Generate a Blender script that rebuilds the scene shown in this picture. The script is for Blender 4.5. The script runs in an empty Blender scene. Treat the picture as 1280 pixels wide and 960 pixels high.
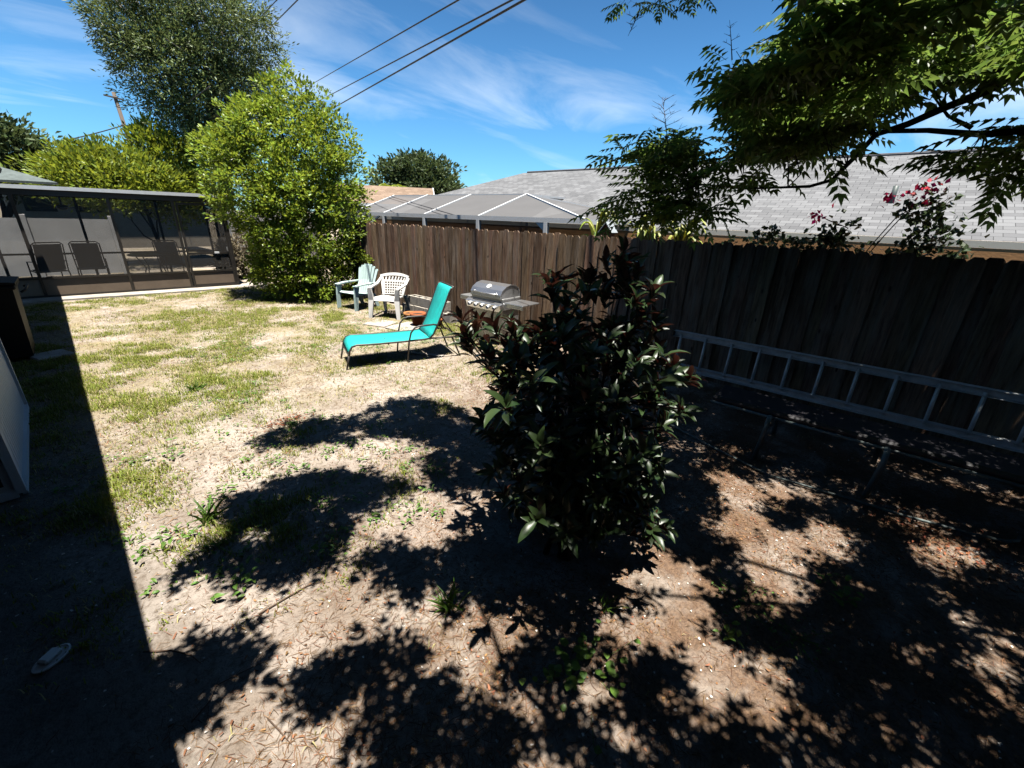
import bpy, math, random
import numpy as np
from mathutils import Vector, Matrix, Euler
rng = np.random.default_rng(7); random.seed(7)
S = bpy.context.scene
COL = S.collection
R_ = math.radians

# ------------------------------------------------------------------ camera
CAMZ = 2.06
CR = np.array([[0.6525336954, 0.2575465060, -0.7126496850],
               [-0.7570962931, 0.2609334280, -0.5989315062],
               [0.0317014085, 0.9303674239, 0.3652553590]])
FPX = 530.0
cd = bpy.data.cameras.new('camera'); cam = bpy.data.objects.new('camera', cd); COL.objects.link(cam)
m4 = Matrix.Identity(4)
for i in range(3):
    for j in range(3):
        m4[i][j] = CR[i, j]
m4[2][3] = CAMZ
cam.matrix_world = m4
cd.sensor_width = 36.0; cd.lens = FPX / 1280 * 36.0
cd.clip_start = 0.05; cd.clip_end = 2000
S.camera = cam

# ------------------------------------------------------------------ sun and sky
SX, SY = 0.085, 0.15                  # shadow offset per metre of height
sunv = Vector((-SX, -SY, 1)).normalized()
SUN_EL = math.asin(sunv.z); SUN_ROT = math.atan2(sunv.x, sunv.y)
sl = bpy.data.lights.new('sun', 'SUN'); sl.energy = 5.0; sl.angle = R_(0.5); sl.color = (1.0, 0.95, 0.87)
so = bpy.data.objects.new('sun', sl); COL.objects.link(so)
so.rotation_euler = (-sunv).to_track_quat('-Z', 'Y').to_euler(); so.location = (0, 0, 30)

W = bpy.data.worlds.new('World'); S.world = W; W.use_nodes = True
nt = W.node_tree; nt.nodes.clear()
def wn(t, **k):
    n = nt.nodes.new(t)
    for a, v in k.items(): setattr(n, a, v)
    return n
out = wn('ShaderNodeOutputWorld'); bg = wn('ShaderNodeBackground'); bg.inputs['Strength'].default_value = 0.05
sky = wn('ShaderNodeTexSky', sky_type='NISHITA', sun_disc=False)
sky.sun_elevation = SUN_EL; sky.sun_rotation = SUN_ROT; sky.air_density = 1.0; sky.dust_density = 0.3; sky.ozone_density = 2.5
tc = wn('ShaderNodeTexCoord'); sep = wn('ShaderNodeSeparateXYZ')
nt.links.new(tc.outputs['Generated'], sep.inputs[0])
addz = wn('ShaderNodeMath', operation='ADD'); addz.inputs[1].default_value = 0.12
nt.links.new(sep.outputs['Z'], addz.inputs[0])
dx = wn('ShaderNodeMath', operation='DIVIDE'); dy = wn('ShaderNodeMath', operation='DIVIDE')
nt.links.new(sep.outputs['X'], dx.inputs[0]); nt.links.new(addz.outputs[0], dx.inputs[1])
nt.links.new(sep.outputs['Y'], dy.inputs[0]); nt.links.new(addz.outputs[0], dy.inputs[1])
cmb = wn('ShaderNodeCombineXYZ'); nt.links.new(dx.outputs[0], cmb.inputs[0]); nt.links.new(dy.outputs[0], cmb.inputs[1])
mp = wn('ShaderNodeMapping'); mp.inputs['Rotation'].default_value = (0, 0, R_(52)); mp.inputs['Scale'].default_value = (0.55, 1.3, 1); mp.inputs['Location'].default_value = (0.7, 0.25, 0)
nt.links.new(cmb.outputs[0], mp.inputs[0])
n1 = wn('ShaderNodeTexNoise'); n1.inputs['Scale'].default_value = 1.1; n1.inputs['Detail'].default_value = 9; n1.inputs['Roughness'].default_value = 0.58; n1.inputs['Distortion'].default_value = 0.6
nt.links.new(mp.outputs[0], n1.inputs['Vector'])
n2 = wn('ShaderNodeTexNoise'); n2.inputs['Scale'].default_value = 0.45; n2.inputs['Detail'].default_value = 3
nt.links.new(cmb.outputs[0], n2.inputs['Vector'])
mul = wn('ShaderNodeMath', operation='MULTIPLY'); nt.links.new(n1.outputs['Fac'], mul.inputs[0]); nt.links.new(n2.outputs['Fac'], mul.inputs[1])
rp = wn('ShaderNodeValToRGB'); rp.color_ramp.elements[0].position = 0.24; rp.color_ramp.elements[1].position = 0.47
rp.color_ramp.elements[1].color = (0.58, 0.58, 0.58, 1)
nt.links.new(mul.outputs[0], rp.inputs[0])
tint = wn('ShaderNodeMixRGB', blend_type='MULTIPLY'); tint.inputs[0].default_value = 1.0; tint.inputs[2].default_value = (0.62, 1.22, 1.62, 1)
zen = wn('ShaderNodeValToRGB'); zr = zen.color_ramp; zr.elements[0].position = 0.05; zr.elements[0].color = (1, 1, 1, 1); zr.elements[1].position = 0.62; zr.elements[1].color = (0.24, 0.24, 0.24, 1)   # sky deepens with height, and is darkened above the view to cut fill light
for p_, c_ in ((0.20, 0.92), (0.36, 0.72), (0.46, 0.36)):
    e_ = zr.elements.new(p_); e_.color = (c_, c_, c_, 1)
nt.links.new(sep.outputs['Z'], zen.inputs[0])
nt.links.new(sky.outputs[0], tint.inputs[1])
cmix = wn('ShaderNodeMixRGB'); cmix.inputs[2].default_value = (11.5, 12.6, 13.6, 1)
nt.links.new(rp.outputs[0], cmix.inputs[0]); nt.links.new(tint.outputs[0], cmix.inputs[1])
zm = wn('ShaderNodeMixRGB', blend_type='MULTIPLY'); zm.inputs[0].default_value = 1.0; nt.links.new(cmix.outputs[0], zm.inputs[1]); nt.links.new(zen.outputs[0], zm.inputs[2]); nt.links.new(zm.outputs[0], bg.inputs['Color']); nt.links.new(bg.outputs[0], out.inputs[0])

vs = S.view_settings; vs.view_transform = 'Standard'; vs.look = 'None'; vs.exposure = 1.2; vs.gamma = 1.0; vs.use_curve_mapping = False
S.cycles.max_bounces = 6; S.cycles.diffuse_bounces = 0; S.cycles.glossy_bounces = 2; S.cycles.transparent_max_bounces = 10; S.cycles.transmission_bounces = 3
S.cycles.use_denoising = True

# ------------------------------------------------------------------ pixel helpers (photo pixels 1280x960)
def proj(p):
    q = (np.atleast_2d(p) - np.array([0, 0, CAMZ])) @ CR
    w = -q[:, 2]
    ok = w > 0.05
    w = np.where(ok, w, 1)
    return 640 + FPX * q[:, 0] / w, 480 - FPX * q[:, 1] / w, ok
def ray(x, y): return CR @ np.array([(x - 640) / FPX, -(y - 480) / FPX, -1.0])
def AT(x, y, dist):
    d = ray(x, y); d = d / math.hypot(d[0], d[1]) * dist
    return np.array([d[0], d[1], d[2] + CAMZ])
def GP(x, y, z=0):
    d = ray(x, y); s = (z - CAMZ) / d[2]
    return np.array([d[0] * s, d[1] * s, z])
def vnoise(p, freq, seed=0):
    """smooth noise in about -1..1: 2D lattice noise, two octaves; 3D falls back on summed sines"""
    r = np.random.default_rng(seed)
    if p.shape[1] == 3:
        a = 0
        for k in range(8):
            d = r.normal(size=3); d *= freq * (0.6 + 0.9 * r.random()) / np.linalg.norm(d); a = a + np.sin(p @ d * 6.283 + r.random() * 6.283)
        return a / 2.8
    T = r.uniform(-1, 1, (256, 256)); out_ = 0
    for amp, fq, rot in ((1.0, freq, 0.6), (0.5, freq * 2.1, 1.9)):
        c, sn = math.cos(rot), math.sin(rot); x = (p[:, 0] * c - p[:, 1] * sn) * fq * 1.4 + 1000; y = (p[:, 0] * sn + p[:, 1] * c) * fq * 1.4 + 1000
        x0 = np.floor(x).astype(int); y0 = np.floor(y).astype(int); u = x - x0; v = y - y0; u = u * u * (3 - 2 * u); v = v * v * (3 - 2 * v)
        f_ = lambda a, b: T[a % 256, b % 256]
        out_ = out_ + amp * ((f_(x0, y0) * (1 - u) + f_(x0 + 1, y0) * u) * (1 - v) + (f_(x0, y0 + 1) * (1 - u) + f_(x0 + 1, y0 + 1) * u) * v)
    return out_ * 1.1
# ------------------------------------------------------------------ materials
def mat(name, col=(0.5, 0.5, 0.5), rough=0.6, metal=0.0, var=0.0, vscale=6.0, bump=0.0, bscale=40.0, spec=0.5, island=0.0, stretch=(1, 1, 1), col2=None, trans=0.0, back=None, coat=0.0):
    m = bpy.data.materials.new(name); m.use_nodes = True
    t = m.node_tree; b = t.nodes['Principled BSDF']; L = t.links.new
    b.inputs['Roughness'].default_value = rough; b.inputs['Metallic'].default_value = metal
    b.inputs['Specular IOR Level'].default_value = spec
    if coat: b.inputs['Coat Weight'].default_value = coat
    c = t.nodes.new('ShaderNodeRGB'); c.outputs[0].default_value = (*col, 1); cur = c.outputs[0]
    tcn = t.nodes.new('ShaderNodeTexCoord'); mpn = t.nodes.new('ShaderNodeMapping'); mpn.inputs['Scale'].default_value = stretch
    L(tcn.outputs['Object'], mpn.inputs[0])
    if col2 is not None or var > 0:
        nz = t.nodes.new('ShaderNodeTexNoise'); nz.inputs['Scale'].default_value = vscale; nz.inputs['Detail'].default_value = 6; nz.inputs['Roughness'].default_value = 0.65
        L(mpn.outputs[0], nz.inputs['Vector'])
        rr = t.nodes.new('ShaderNodeValToRGB'); rr.color_ramp.elements[0].position = 0.36; rr.color_ramp.elements[1].position = 0.66
        L(nz.outputs['Fac'], rr.inputs[0])
        mx = t.nodes.new('ShaderNodeMixRGB'); L(rr.outputs[0], mx.inputs[0]); L(cur, mx.inputs[1])
        c2 = col2 if col2 is not None else tuple(min(1, x * (1 - var)) for x in col)
        mx.inputs[2].default_value = (*c2, 1); cur = mx.outputs[0]
    if island > 0:
        g = t.nodes.new('ShaderNodeNewGeometry'); hs = t.nodes.new('ShaderNodeHueSaturation')
        mr = t.nodes.new('ShaderNodeMapRange'); mr.inputs[3].default_value = 1 - island; mr.inputs[4].default_value = 1 + island
        L(g.outputs['Random Per Island'], mr.inputs[0]); L(mr.outputs[0], hs.inputs['Value'])
        mr2 = t.nodes.new('ShaderNodeMapRange'); mr2.inputs[3].default_value = 0.5 - island * 0.035; mr2.inputs[4].default_value = 0.5 + island * 0.035
        wn_ = t.nodes.new('ShaderNodeTexWhiteNoise'); wn_.noise_dimensions = '1D'; L(g.outputs['Random Per Island'], wn_.inputs['W']); L(wn_.outputs['Value'], mr2.inputs[0]); L(mr2.outputs[0], hs.inputs['Hue'])
        L(cur, hs.inputs['Color']); cur = hs.outputs[0]
    if back is not None:
        g2 = t.nodes.new('ShaderNodeNewGeometry'); mb = t.nodes.new('ShaderNodeMixRGB'); L(g2.outputs['Backfacing'], mb.inputs[0]); L(cur, mb.inputs[1]); mb.inputs[2].default_value = (*back, 1); cur = mb.outputs[0]
    L(cur, b.inputs['Base Color'])
    if bump > 0:
        nb = t.nodes.new('ShaderNodeTexNoise'); nb.inputs['Scale'].default_value = bscale; nb.inputs['Detail'].default_value = 5
        L(mpn.outputs[0], nb.inputs['Vector'])
        bp = t.nodes.new('ShaderNodeBump'); bp.inputs['Strength'].default_value = bump; bp.inputs['Distance'].default_value = 0.01
        L(nb.outputs['Fac'], bp.inputs['Height']); L(bp.outputs[0], b.inputs['Normal'])
    if trans > 0:
        tr = t.nodes.new('ShaderNodeBsdfTranslucent'); ms = t.nodes.new('ShaderNodeMixShader'); ms.inputs[0].default_value = trans
        hs2 = t.nodes.new('ShaderNodeHueSaturation'); hs2.inputs['Value'].default_value = 1.6; hs2.inputs['Hue'].default_value = 0.475; L(cur, hs2.inputs['Color']); L(hs2.outputs[0], tr.inputs[0])
        L(b.outputs[0], ms.inputs[1]); L(tr.outputs[0], ms.inputs[2]); L(ms.outputs[0], t.nodes['Material Output'].inputs[0])
    return m
def mat_screen(name, col, alpha):
    m = bpy.data.materials.new(name); m.use_nodes = True; t = m.node_tree; t.nodes.remove(t.nodes['Principled BSDF'])
    d = t.nodes.new('ShaderNodeBsdfDiffuse'); d.inputs[0].default_value = (*col, 1)
    tr = t.nodes.new('ShaderNodeBsdfTransparent'); ms = t.nodes.new('ShaderNodeMixShader'); ms.inputs[0].default_value = alpha
    nz = t.nodes.new('ShaderNodeTexNoise'); nz.inputs['Scale'].default_value = 3.0; mr = t.nodes.new('ShaderNodeMapRange')
    mr.inputs[3].default_value = alpha - 0.08; mr.inputs[4].default_value = alpha + 0.08
    t.links.new(nz.outputs['Fac'], mr.inputs[0]); t.links.new(mr.outputs[0], ms.inputs[0])
    t.links.new(tr.outputs[0], ms.inputs[1]); t.links.new(d.outputs[0], ms.inputs[2]); t.links.new(ms.outputs[0], t.nodes['Material Output'].inputs[0])
    return m

M = {}
M['white_paint'] = mat('white_paint', (0.82, 0.83, 0.82), 0.45, var=0.12, vscale=3, bump=0.08)
M['white_alu'] = mat('white_aluminium', (0.84, 0.85, 0.85), 0.4, var=0.08)
M['bronze'] = mat('bronze_aluminium', (0.035, 0.03, 0.026), 0.45, var=0.2)
M['bronze_panel'] = mat('bronze_panel', (0.27, 0.205, 0.15), 0.5, var=0.25, vscale=2, bump=0.05)
M['screen'] = mat_screen('dark_screen_mesh', (0.085, 0.078, 0.07), 0.44)
M['roof_screen'] = mat_screen('grey_screen_mesh', (0.145, 0.145, 0.15), 0.84)
M['roof_edge'] = mat('roof_edge_metal', (0.78, 0.80, 0.80), 0.45, var=0.15)
M['fence'] = mat('weathered_cedar', (0.34, 0.215, 0.135), 0.85, col2=(0.125, 0.074, 0.046), vscale=9, stretch=(4, 4, 0.35), bump=0.5, bscale=50, spec=0.2, island=0.42)
def age_wood(m, grey, amt):
    t = m.node_tree; b = t.nodes['Principled BSDF']; L = t.links.new; src = b.inputs['Base Color'].links[0].from_socket
    tcn = t.nodes.new('ShaderNodeTexCoord'); mp1 = t.nodes.new('ShaderNodeMapping'); mp1.inputs['Scale'].default_value = (1, 7.2, 0.9); L(tcn.outputs['Object'], mp1.inputs[0])
    nz = t.nodes.new('ShaderNodeTexNoise'); nz.inputs['Scale'].default_value = 1.3; nz.inputs['Detail'].default_value = 7; nz.inputs['Roughness'].default_value = 0.7; L(mp1.outputs[0], nz.inputs['Vector'])
    r1 = t.nodes.new('ShaderNodeMapRange'); r1.inputs[1].default_value = 0.48; r1.inputs[2].default_value = 0.66; r1.inputs[4].default_value = amt; L(nz.outputs['Fac'], r1.inputs[0])
    mx = t.nodes.new('ShaderNodeMixRGB'); L(r1.outputs[0], mx.inputs[0]); L(src, mx.inputs[1]); mx.inputs[2].default_value = (*grey, 1)
    mp2 = t.nodes.new('ShaderNodeMapping'); mp2.inputs['Scale'].default_value = (0, 7.0, 2.6); L(tcn.outputs['Object'], mp2.inputs[0])
    vo = t.nodes.new('ShaderNodeTexVoronoi'); vo.inputs['Scale'].default_value = 1.0; L(mp2.outputs[0], vo.inputs['Vector'])
    r2 = t.nodes.new('ShaderNodeMapRange'); r2.inputs[1].default_value = 0.10; r2.inputs[2].default_value = 0.06; L(vo.outputs['Distance'], r2.inputs[0])
    mk = t.nodes.new('ShaderNodeMixRGB'); L(r2.outputs[0], mk.inputs[0]); L(mx.outputs[0], mk.inputs[1]); mk.inputs[2].default_value = (0.06, 0.035, 0.022, 1)
    L(mk.outputs[0], b.inputs['Base Color'])
age_wood(M['fence'], (0.37, 0.30, 0.235), 0.7)
M['fence_grey'] = mat('grey_old_wood', (0.62, 0.57, 0.50), 0.9, col2=(0.40, 0.36, 0.31), vscale=9, stretch=(4, 4, 0.35), bump=0.3, spec=0.2, island=0.2)
M['mint'] = mat('mint_resin', (0.66, 0.85, 0.81), 0.45, var=0.1, vscale=5)
M['white_resin'] = mat('white_resin', (0.80, 0.78, 0.74), 0.4, var=0.14, vscale=8)
M['sling'] = mat('turquoise_sling', (0.005, 0.50, 0.46), 0.75, col2=(0.01, 0.38, 0.36), vscale=7, bump=0.35, bscale=260, stretch=(1, 3, 1))
M['frame_brown'] = mat('dark_brown_tube', (0.05, 0.042, 0.038), 0.4, var=0.2)
M['steel'] = mat('stainless_steel', (0.74, 0.75, 0.77), 0.27, metal=0.88, var=0.15, vscale=4)
M['steel_dull'] = mat('dull_steel', (0.45, 0.45, 0.45), 0.45, metal=0.7, var=0.3, vscale=7)
M['black_iron'] = mat('black_enamel', (0.02, 0.02, 0.02), 0.4, var=0.3)
M['block'] = mat('concrete_block', (0.54, 0.49, 0.42), 0.95, col2=(0.38, 0.34, 0.29), vscale=7, bump=0.6, bscale=60, spec=0.1)
M['concrete'] = mat('concrete_slab', (0.50, 0.46, 0.40), 0.95, col2=(0.34, 0.30, 0.26), vscale=3, bump=0.4, bscale=60, spec=0.1)
M['terracotta'] = mat('terracotta', (0.42, 0.13, 0.05), 0.85, col2=(0.30, 0.10, 0.045), vscale=10, bump=0.2, spec=0.2)
M['orange_bowl'] = mat('orange_clay', (0.50, 0.22, 0.08), 0.8, var=0.25, vscale=9, spec=0.2)
M['soil'] = mat('potting_soil', (0.04, 0.028, 0.02), 0.95, var=0.4, bump=0.6)
M['alu'] = mat('worn_aluminium', (0.74, 0.76, 0.76), 0.5, metal=0.15, col2=(0.55, 0.58, 0.58), vscale=12, bump=0.05)
M['bin'] = mat('black_bin_plastic', (0.010, 0.010, 0.011), 0.6, var=0.3, spec=0.2)
M['tube_grey'] = mat('grey_green_tube', (0.12, 0.15, 0.145), 0.5, var=0.35, vscale=10)
M['bench_top'] = mat('dark_vinyl', (0.018, 0.016, 0.022), 0.6, var=0.4, vscale=8, bump=0.2)
M['shingle_brown'] = None
M['stucco_orange'] = mat('orange_stucco', (0.60, 0.31, 0.13), 0.9, var=0.12, bump=0.2)
M['stucco_beige'] = mat('beige_stucco', (0.45, 0.38, 0.29), 0.9, var=0.15, bump=0.2)
M['trim'] = mat('cream_trim', (0.80, 0.76, 0.64), 0.6, var=0.06)
M['bark'] = mat('tree_bark', (0.075, 0.058, 0.045), 0.95, col2=(0.035, 0.027, 0.022), vscale=14, stretch=(1, 1, 0.3), bump=0.8, bscale=30, spec=0.15)
M['bark_pale'] = mat('pale_bark', (0.25, 0.22, 0.18), 0.95, var=0.4, vscale=14, stretch=(1, 1, 0.3), bump=0.6, spec=0.15)
M['twig'] = mat('dry_twig', (0.14, 0.09, 0.06), 0.9, var=0.4)
M['pole'] = mat('pole_wood', (0.16, 0.125, 0.10), 0.9, var=0.3, stretch=(3, 3, 0.2))
M['wire'] = mat('black_cable', (0.015, 0.015, 0.018), 0.6, var=0.2)
M['leaf_bush'] = mat('bright_leaf', (0.225, 0.335, 0.034), 0.40, island=0.5, trans=0.36, var=0.3, vscale=1.2)
M['leaf_hedge'] = mat('yellow_green_leaf', (0.20, 0.275, 0.025), 0.5, island=0.45, trans=0.36, var=0.25, vscale=1.0)
M['leaf_oak'] = mat('grey_green_leaf', (0.15, 0.215, 0.065), 0.5, island=0.45, trans=0.22, var=0.35, vscale=0.5)
M['leaf_far'] = mat('far_tree_leaf', (0.07, 0.11, 0.035), 0.6, island=0.4, trans=0.2, var=0.3, vscale=0.4)
M['leaf_canopy'] = mat('canopy_leaf', (0.095, 0.17, 0.032), 0.42, island=0.45, trans=0.5, var=0.25, vscale=2)
M['leaf_magnolia'] = mat('magnolia_leaf', (0.022, 0.042, 0.012), 0.40, island=0.5, var=0.2, vscale=4, back=(0.085, 0.033, 0.017), trans=0.10)
M['leaf_vine'] = mat('dark_vine_leaf', (0.035, 0.06, 0.02), 0.5, island=0.4, trans=0.18)
M['flower'] = mat('red_bract', (0.50, 0.012, 0.03), 0.6, island=0.3, trans=0.3)
M['leaf_ginger'] = mat('striped_ginger_leaf', (0.30, 0.40, 0.05), 0.45, island=0.35, col2=(0.50, 0.48, 0.16), vscale=8, trans=0.3)
M['leaf_weed'] = mat('weed_leaf', (0.10, 0.20, 0.03), 0.5, island=0.35, trans=0.28)
M['leaf_dry'] = mat('dry_hedge_leaf', (0.27, 0.23, 0.14), 0.7, island=0.4, trans=0.15)
M['grass'] = mat('grass_blade', (0.185, 0.225, 0.035), 0.6, island=0.45, trans=0.3, spec=0.25)
M['straw'] = mat('straw_blade', (0.42, 0.36, 0.17), 0.7, island=0.35, trans=0.2, spec=0.2)
M['needles'] = mat('leaf_litter', (0.17, 0.095, 0.05), 0.85, island=0.6, spec=0.15)
M['chips'] = mat('dry_leaf_bits', (0.24, 0.12, 0.06), 0.85, island=0.6, spec=0.15)
M['grey_fabric'] = mat('grey_sling', (0.16, 0.17, 0.18), 0.8, var=0.15)
M['wall_white'] = mat('white_wall', (0.88, 0.86, 0.83), 0.8, var=0.1, vscale=2)
M['glass'] = mat('window_glass', (0.03, 0.035, 0.04), 0.08, var=0.1)
M['dark_roof'] = mat('dark_roof', (0.06, 0.06, 0.065), 0.9, var=0.2)

def mat_shingle(name, a, b, tabx, taby, ax='Y'):
    m = bpy.data.materials.new(name); m.use_nodes = True; t = m.node_tree; bs = t.nodes['Principled BSDF']; L = t.links.new
    bs.inputs['Roughness'].default_value = 0.95; bs.inputs['Specular IOR Level'].default_value = 0.15
    uv = t.nodes.new('ShaderNodeUVMap')
    br = t.nodes.new('ShaderNodeTexBrick'); br.inputs['Scale'].default_value = 1.0
    br.inputs['Brick Width'].default_value = tabx; br.inputs['Row Height'].default_value = taby; br.inputs['Mortar Size'].default_value = 0.004
    br.inputs['Color1'].default_value = (*a, 1); br.inputs['Color2'].default_value = (*b, 1); br.inputs['Mortar'].default_value = (*[x * 0.45 for x in b], 1)
    br.offset_frequency = 2; br.offset = 0.43
    L(uv.outputs[0], br.inputs['Vector'])
    nz = t.nodes.new('ShaderNodeTexNoise'); nz.inputs['Scale'].default_value = 0.8; nz.inputs['Detail'].default_value = 5; L(uv.outputs[0], nz.inputs['Vector'])
    mr = t.nodes.new('ShaderNodeMapRange'); mr.inputs[3].default_value = 0.75; mr.inputs[4].default_value = 1.2; L(nz.outputs['Fac'], mr.inputs[0])
    hs = t.nodes.new('ShaderNodeHueSaturation'); L(br.outputs['Color'], hs.inputs['Color']); L(mr.outputs[0], hs.inputs['Value'])
    L(hs.outputs[0], bs.inputs['Base Color'])
    bp = t.nodes.new('ShaderNodeBump'); bp.inputs['Strength'].default_value = 0.6; bp.inputs['Distance'].default_value = 0.01; L(br.outputs['Fac'], bp.inputs['Height']); bp.invert = True
    L(bp.outputs[0], bs.inputs['Normal'])
    return m
M['shingle_grey'] = mat_shingle('grey_shingles', (0.205, 0.21, 0.22), (0.135, 0.138, 0.146), 0.24, 0.15)
M['shingle_brown'] = mat_shingle('brown_shingles', (0.30, 0.22, 0.165), (0.21, 0.15, 0.11), 0.30, 0.15)

def mat_ground():
    m = bpy.data.materials.new('yard_soil'); m.use_nodes = True; t = m.node_tree; b = t.nodes['Principled BSDF']; L = t.links.new
    b.inputs['Roughness'].default_value = 0.97; b.inputs['Specular IOR Level'].default_value = 0.1
    g = t.nodes.new('ShaderNodeNewGeometry')
    def noise(sc, det=5, ro=0.6, dist=0):
        n = t.nodes.new('ShaderNodeTexNoise'); n.inputs['Scale'].default_value = sc; n.inputs['Detail'].default_value = det; n.inputs['Roughness'].default_value = ro; n.inputs['Distortion'].default_value = dist
        L(g.outputs['Position'], n.inputs['Vector']); return n.outputs['Fac']
    def ramp(v, a, c):
        r = t.nodes.new('ShaderNodeMapRange'); r.inputs[1].default_value = a; r.inputs[2].default_value = c; r.clamp = True; L(v, r.inputs[0]); return r.outputs[0]
    def mix(f, a, c):
        x = t.nodes.new('ShaderNodeMixRGB'); L(f, x.inputs[0])
        for k, v in ((1, a), (2, c)):
            if isinstance(v, tuple): x.inputs[k].default_value = (*v, 1)
            else: L(v, x.inputs[k])
        return x.outputs[0]
    def mth(op, a, c):
        x = t.nodes.new('ShaderNodeMath'); x.operation = op
        for k, v in ((0, a), (1, c)):
            if isinstance(v, (int, float)): x.inputs[k].default_value = v
            else: L(v, x.inputs[k])
        return x.outputs[0]
    sand = mix(ramp(noise(1.7, 6), 0.4, 0.62), (0.53, 0.465, 0.405), (0.34, 0.285, 0.235))
    sand = mix(ramp(noise(26, 6, 0.75), 0.50, 0.70), sand, (0.155, 0.115, 0.08))
    sand = mix(mth('MULTIPLY', ramp(noise(5.5, 6, 0.7, 0.8), 0.54, 0.66), 0.7), sand, (0.17, 0.125, 0.085))
    sp = t.nodes.new('ShaderNodeSeparateXYZ'); L(g.outputs['Position'], sp.inputs[0])
    near = ramp(mth('ADD', sp.outputs['Y'], mth('MULTIPLY', sp.outputs['X'], -0.55)), 2.6, -0.6)   # needle litter lies near the tree
    lit = mth('MULTIPLY', ramp(noise(2.3, 5, 0.65, 0.4), 0.34, 0.56), near)
    litc = mix(ramp(noise(60, 3, 0.7), 0.35, 0.65), (0.10, 0.052, 0.030), (0.27, 0.165, 0.095))
    c = mix(mth('MULTIPLY', lit, 0.85), sand, litc)
    far = ramp(sp.outputs['Y'], 3.0, 6.5)
    thatch = mth('MULTIPLY', ramp(noise(1.3, 6, 0.7, 0.3), 0.40, 0.60), far)
    c = mix(mth('MULTIPLY', thatch, 0.8), c, mix(ramp(noise(50, 3), 0.4, 0.6), (0.24, 0.20, 0.10), (0.40, 0.33, 0.20)))
    # darker, greyer soil towards the house side
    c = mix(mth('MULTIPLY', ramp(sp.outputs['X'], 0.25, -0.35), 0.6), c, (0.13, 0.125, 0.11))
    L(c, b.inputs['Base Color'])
    hb = mth('ADD', mth('MULTIPLY', noise(45, 6, 0.7), 0.6), mth('MULTIPLY', noise(6, 5), 1.0))
    bp = t.nodes.new('ShaderNodeBump'); bp.inputs['Strength'].default_value = 1.0; bp.inputs['Distance'].default_value = 0.05; L(hb, bp.inputs['Height']); L(bp.outputs[0], b.inputs['Normal'])
    return m
M['ground'] = mat_ground()

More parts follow.
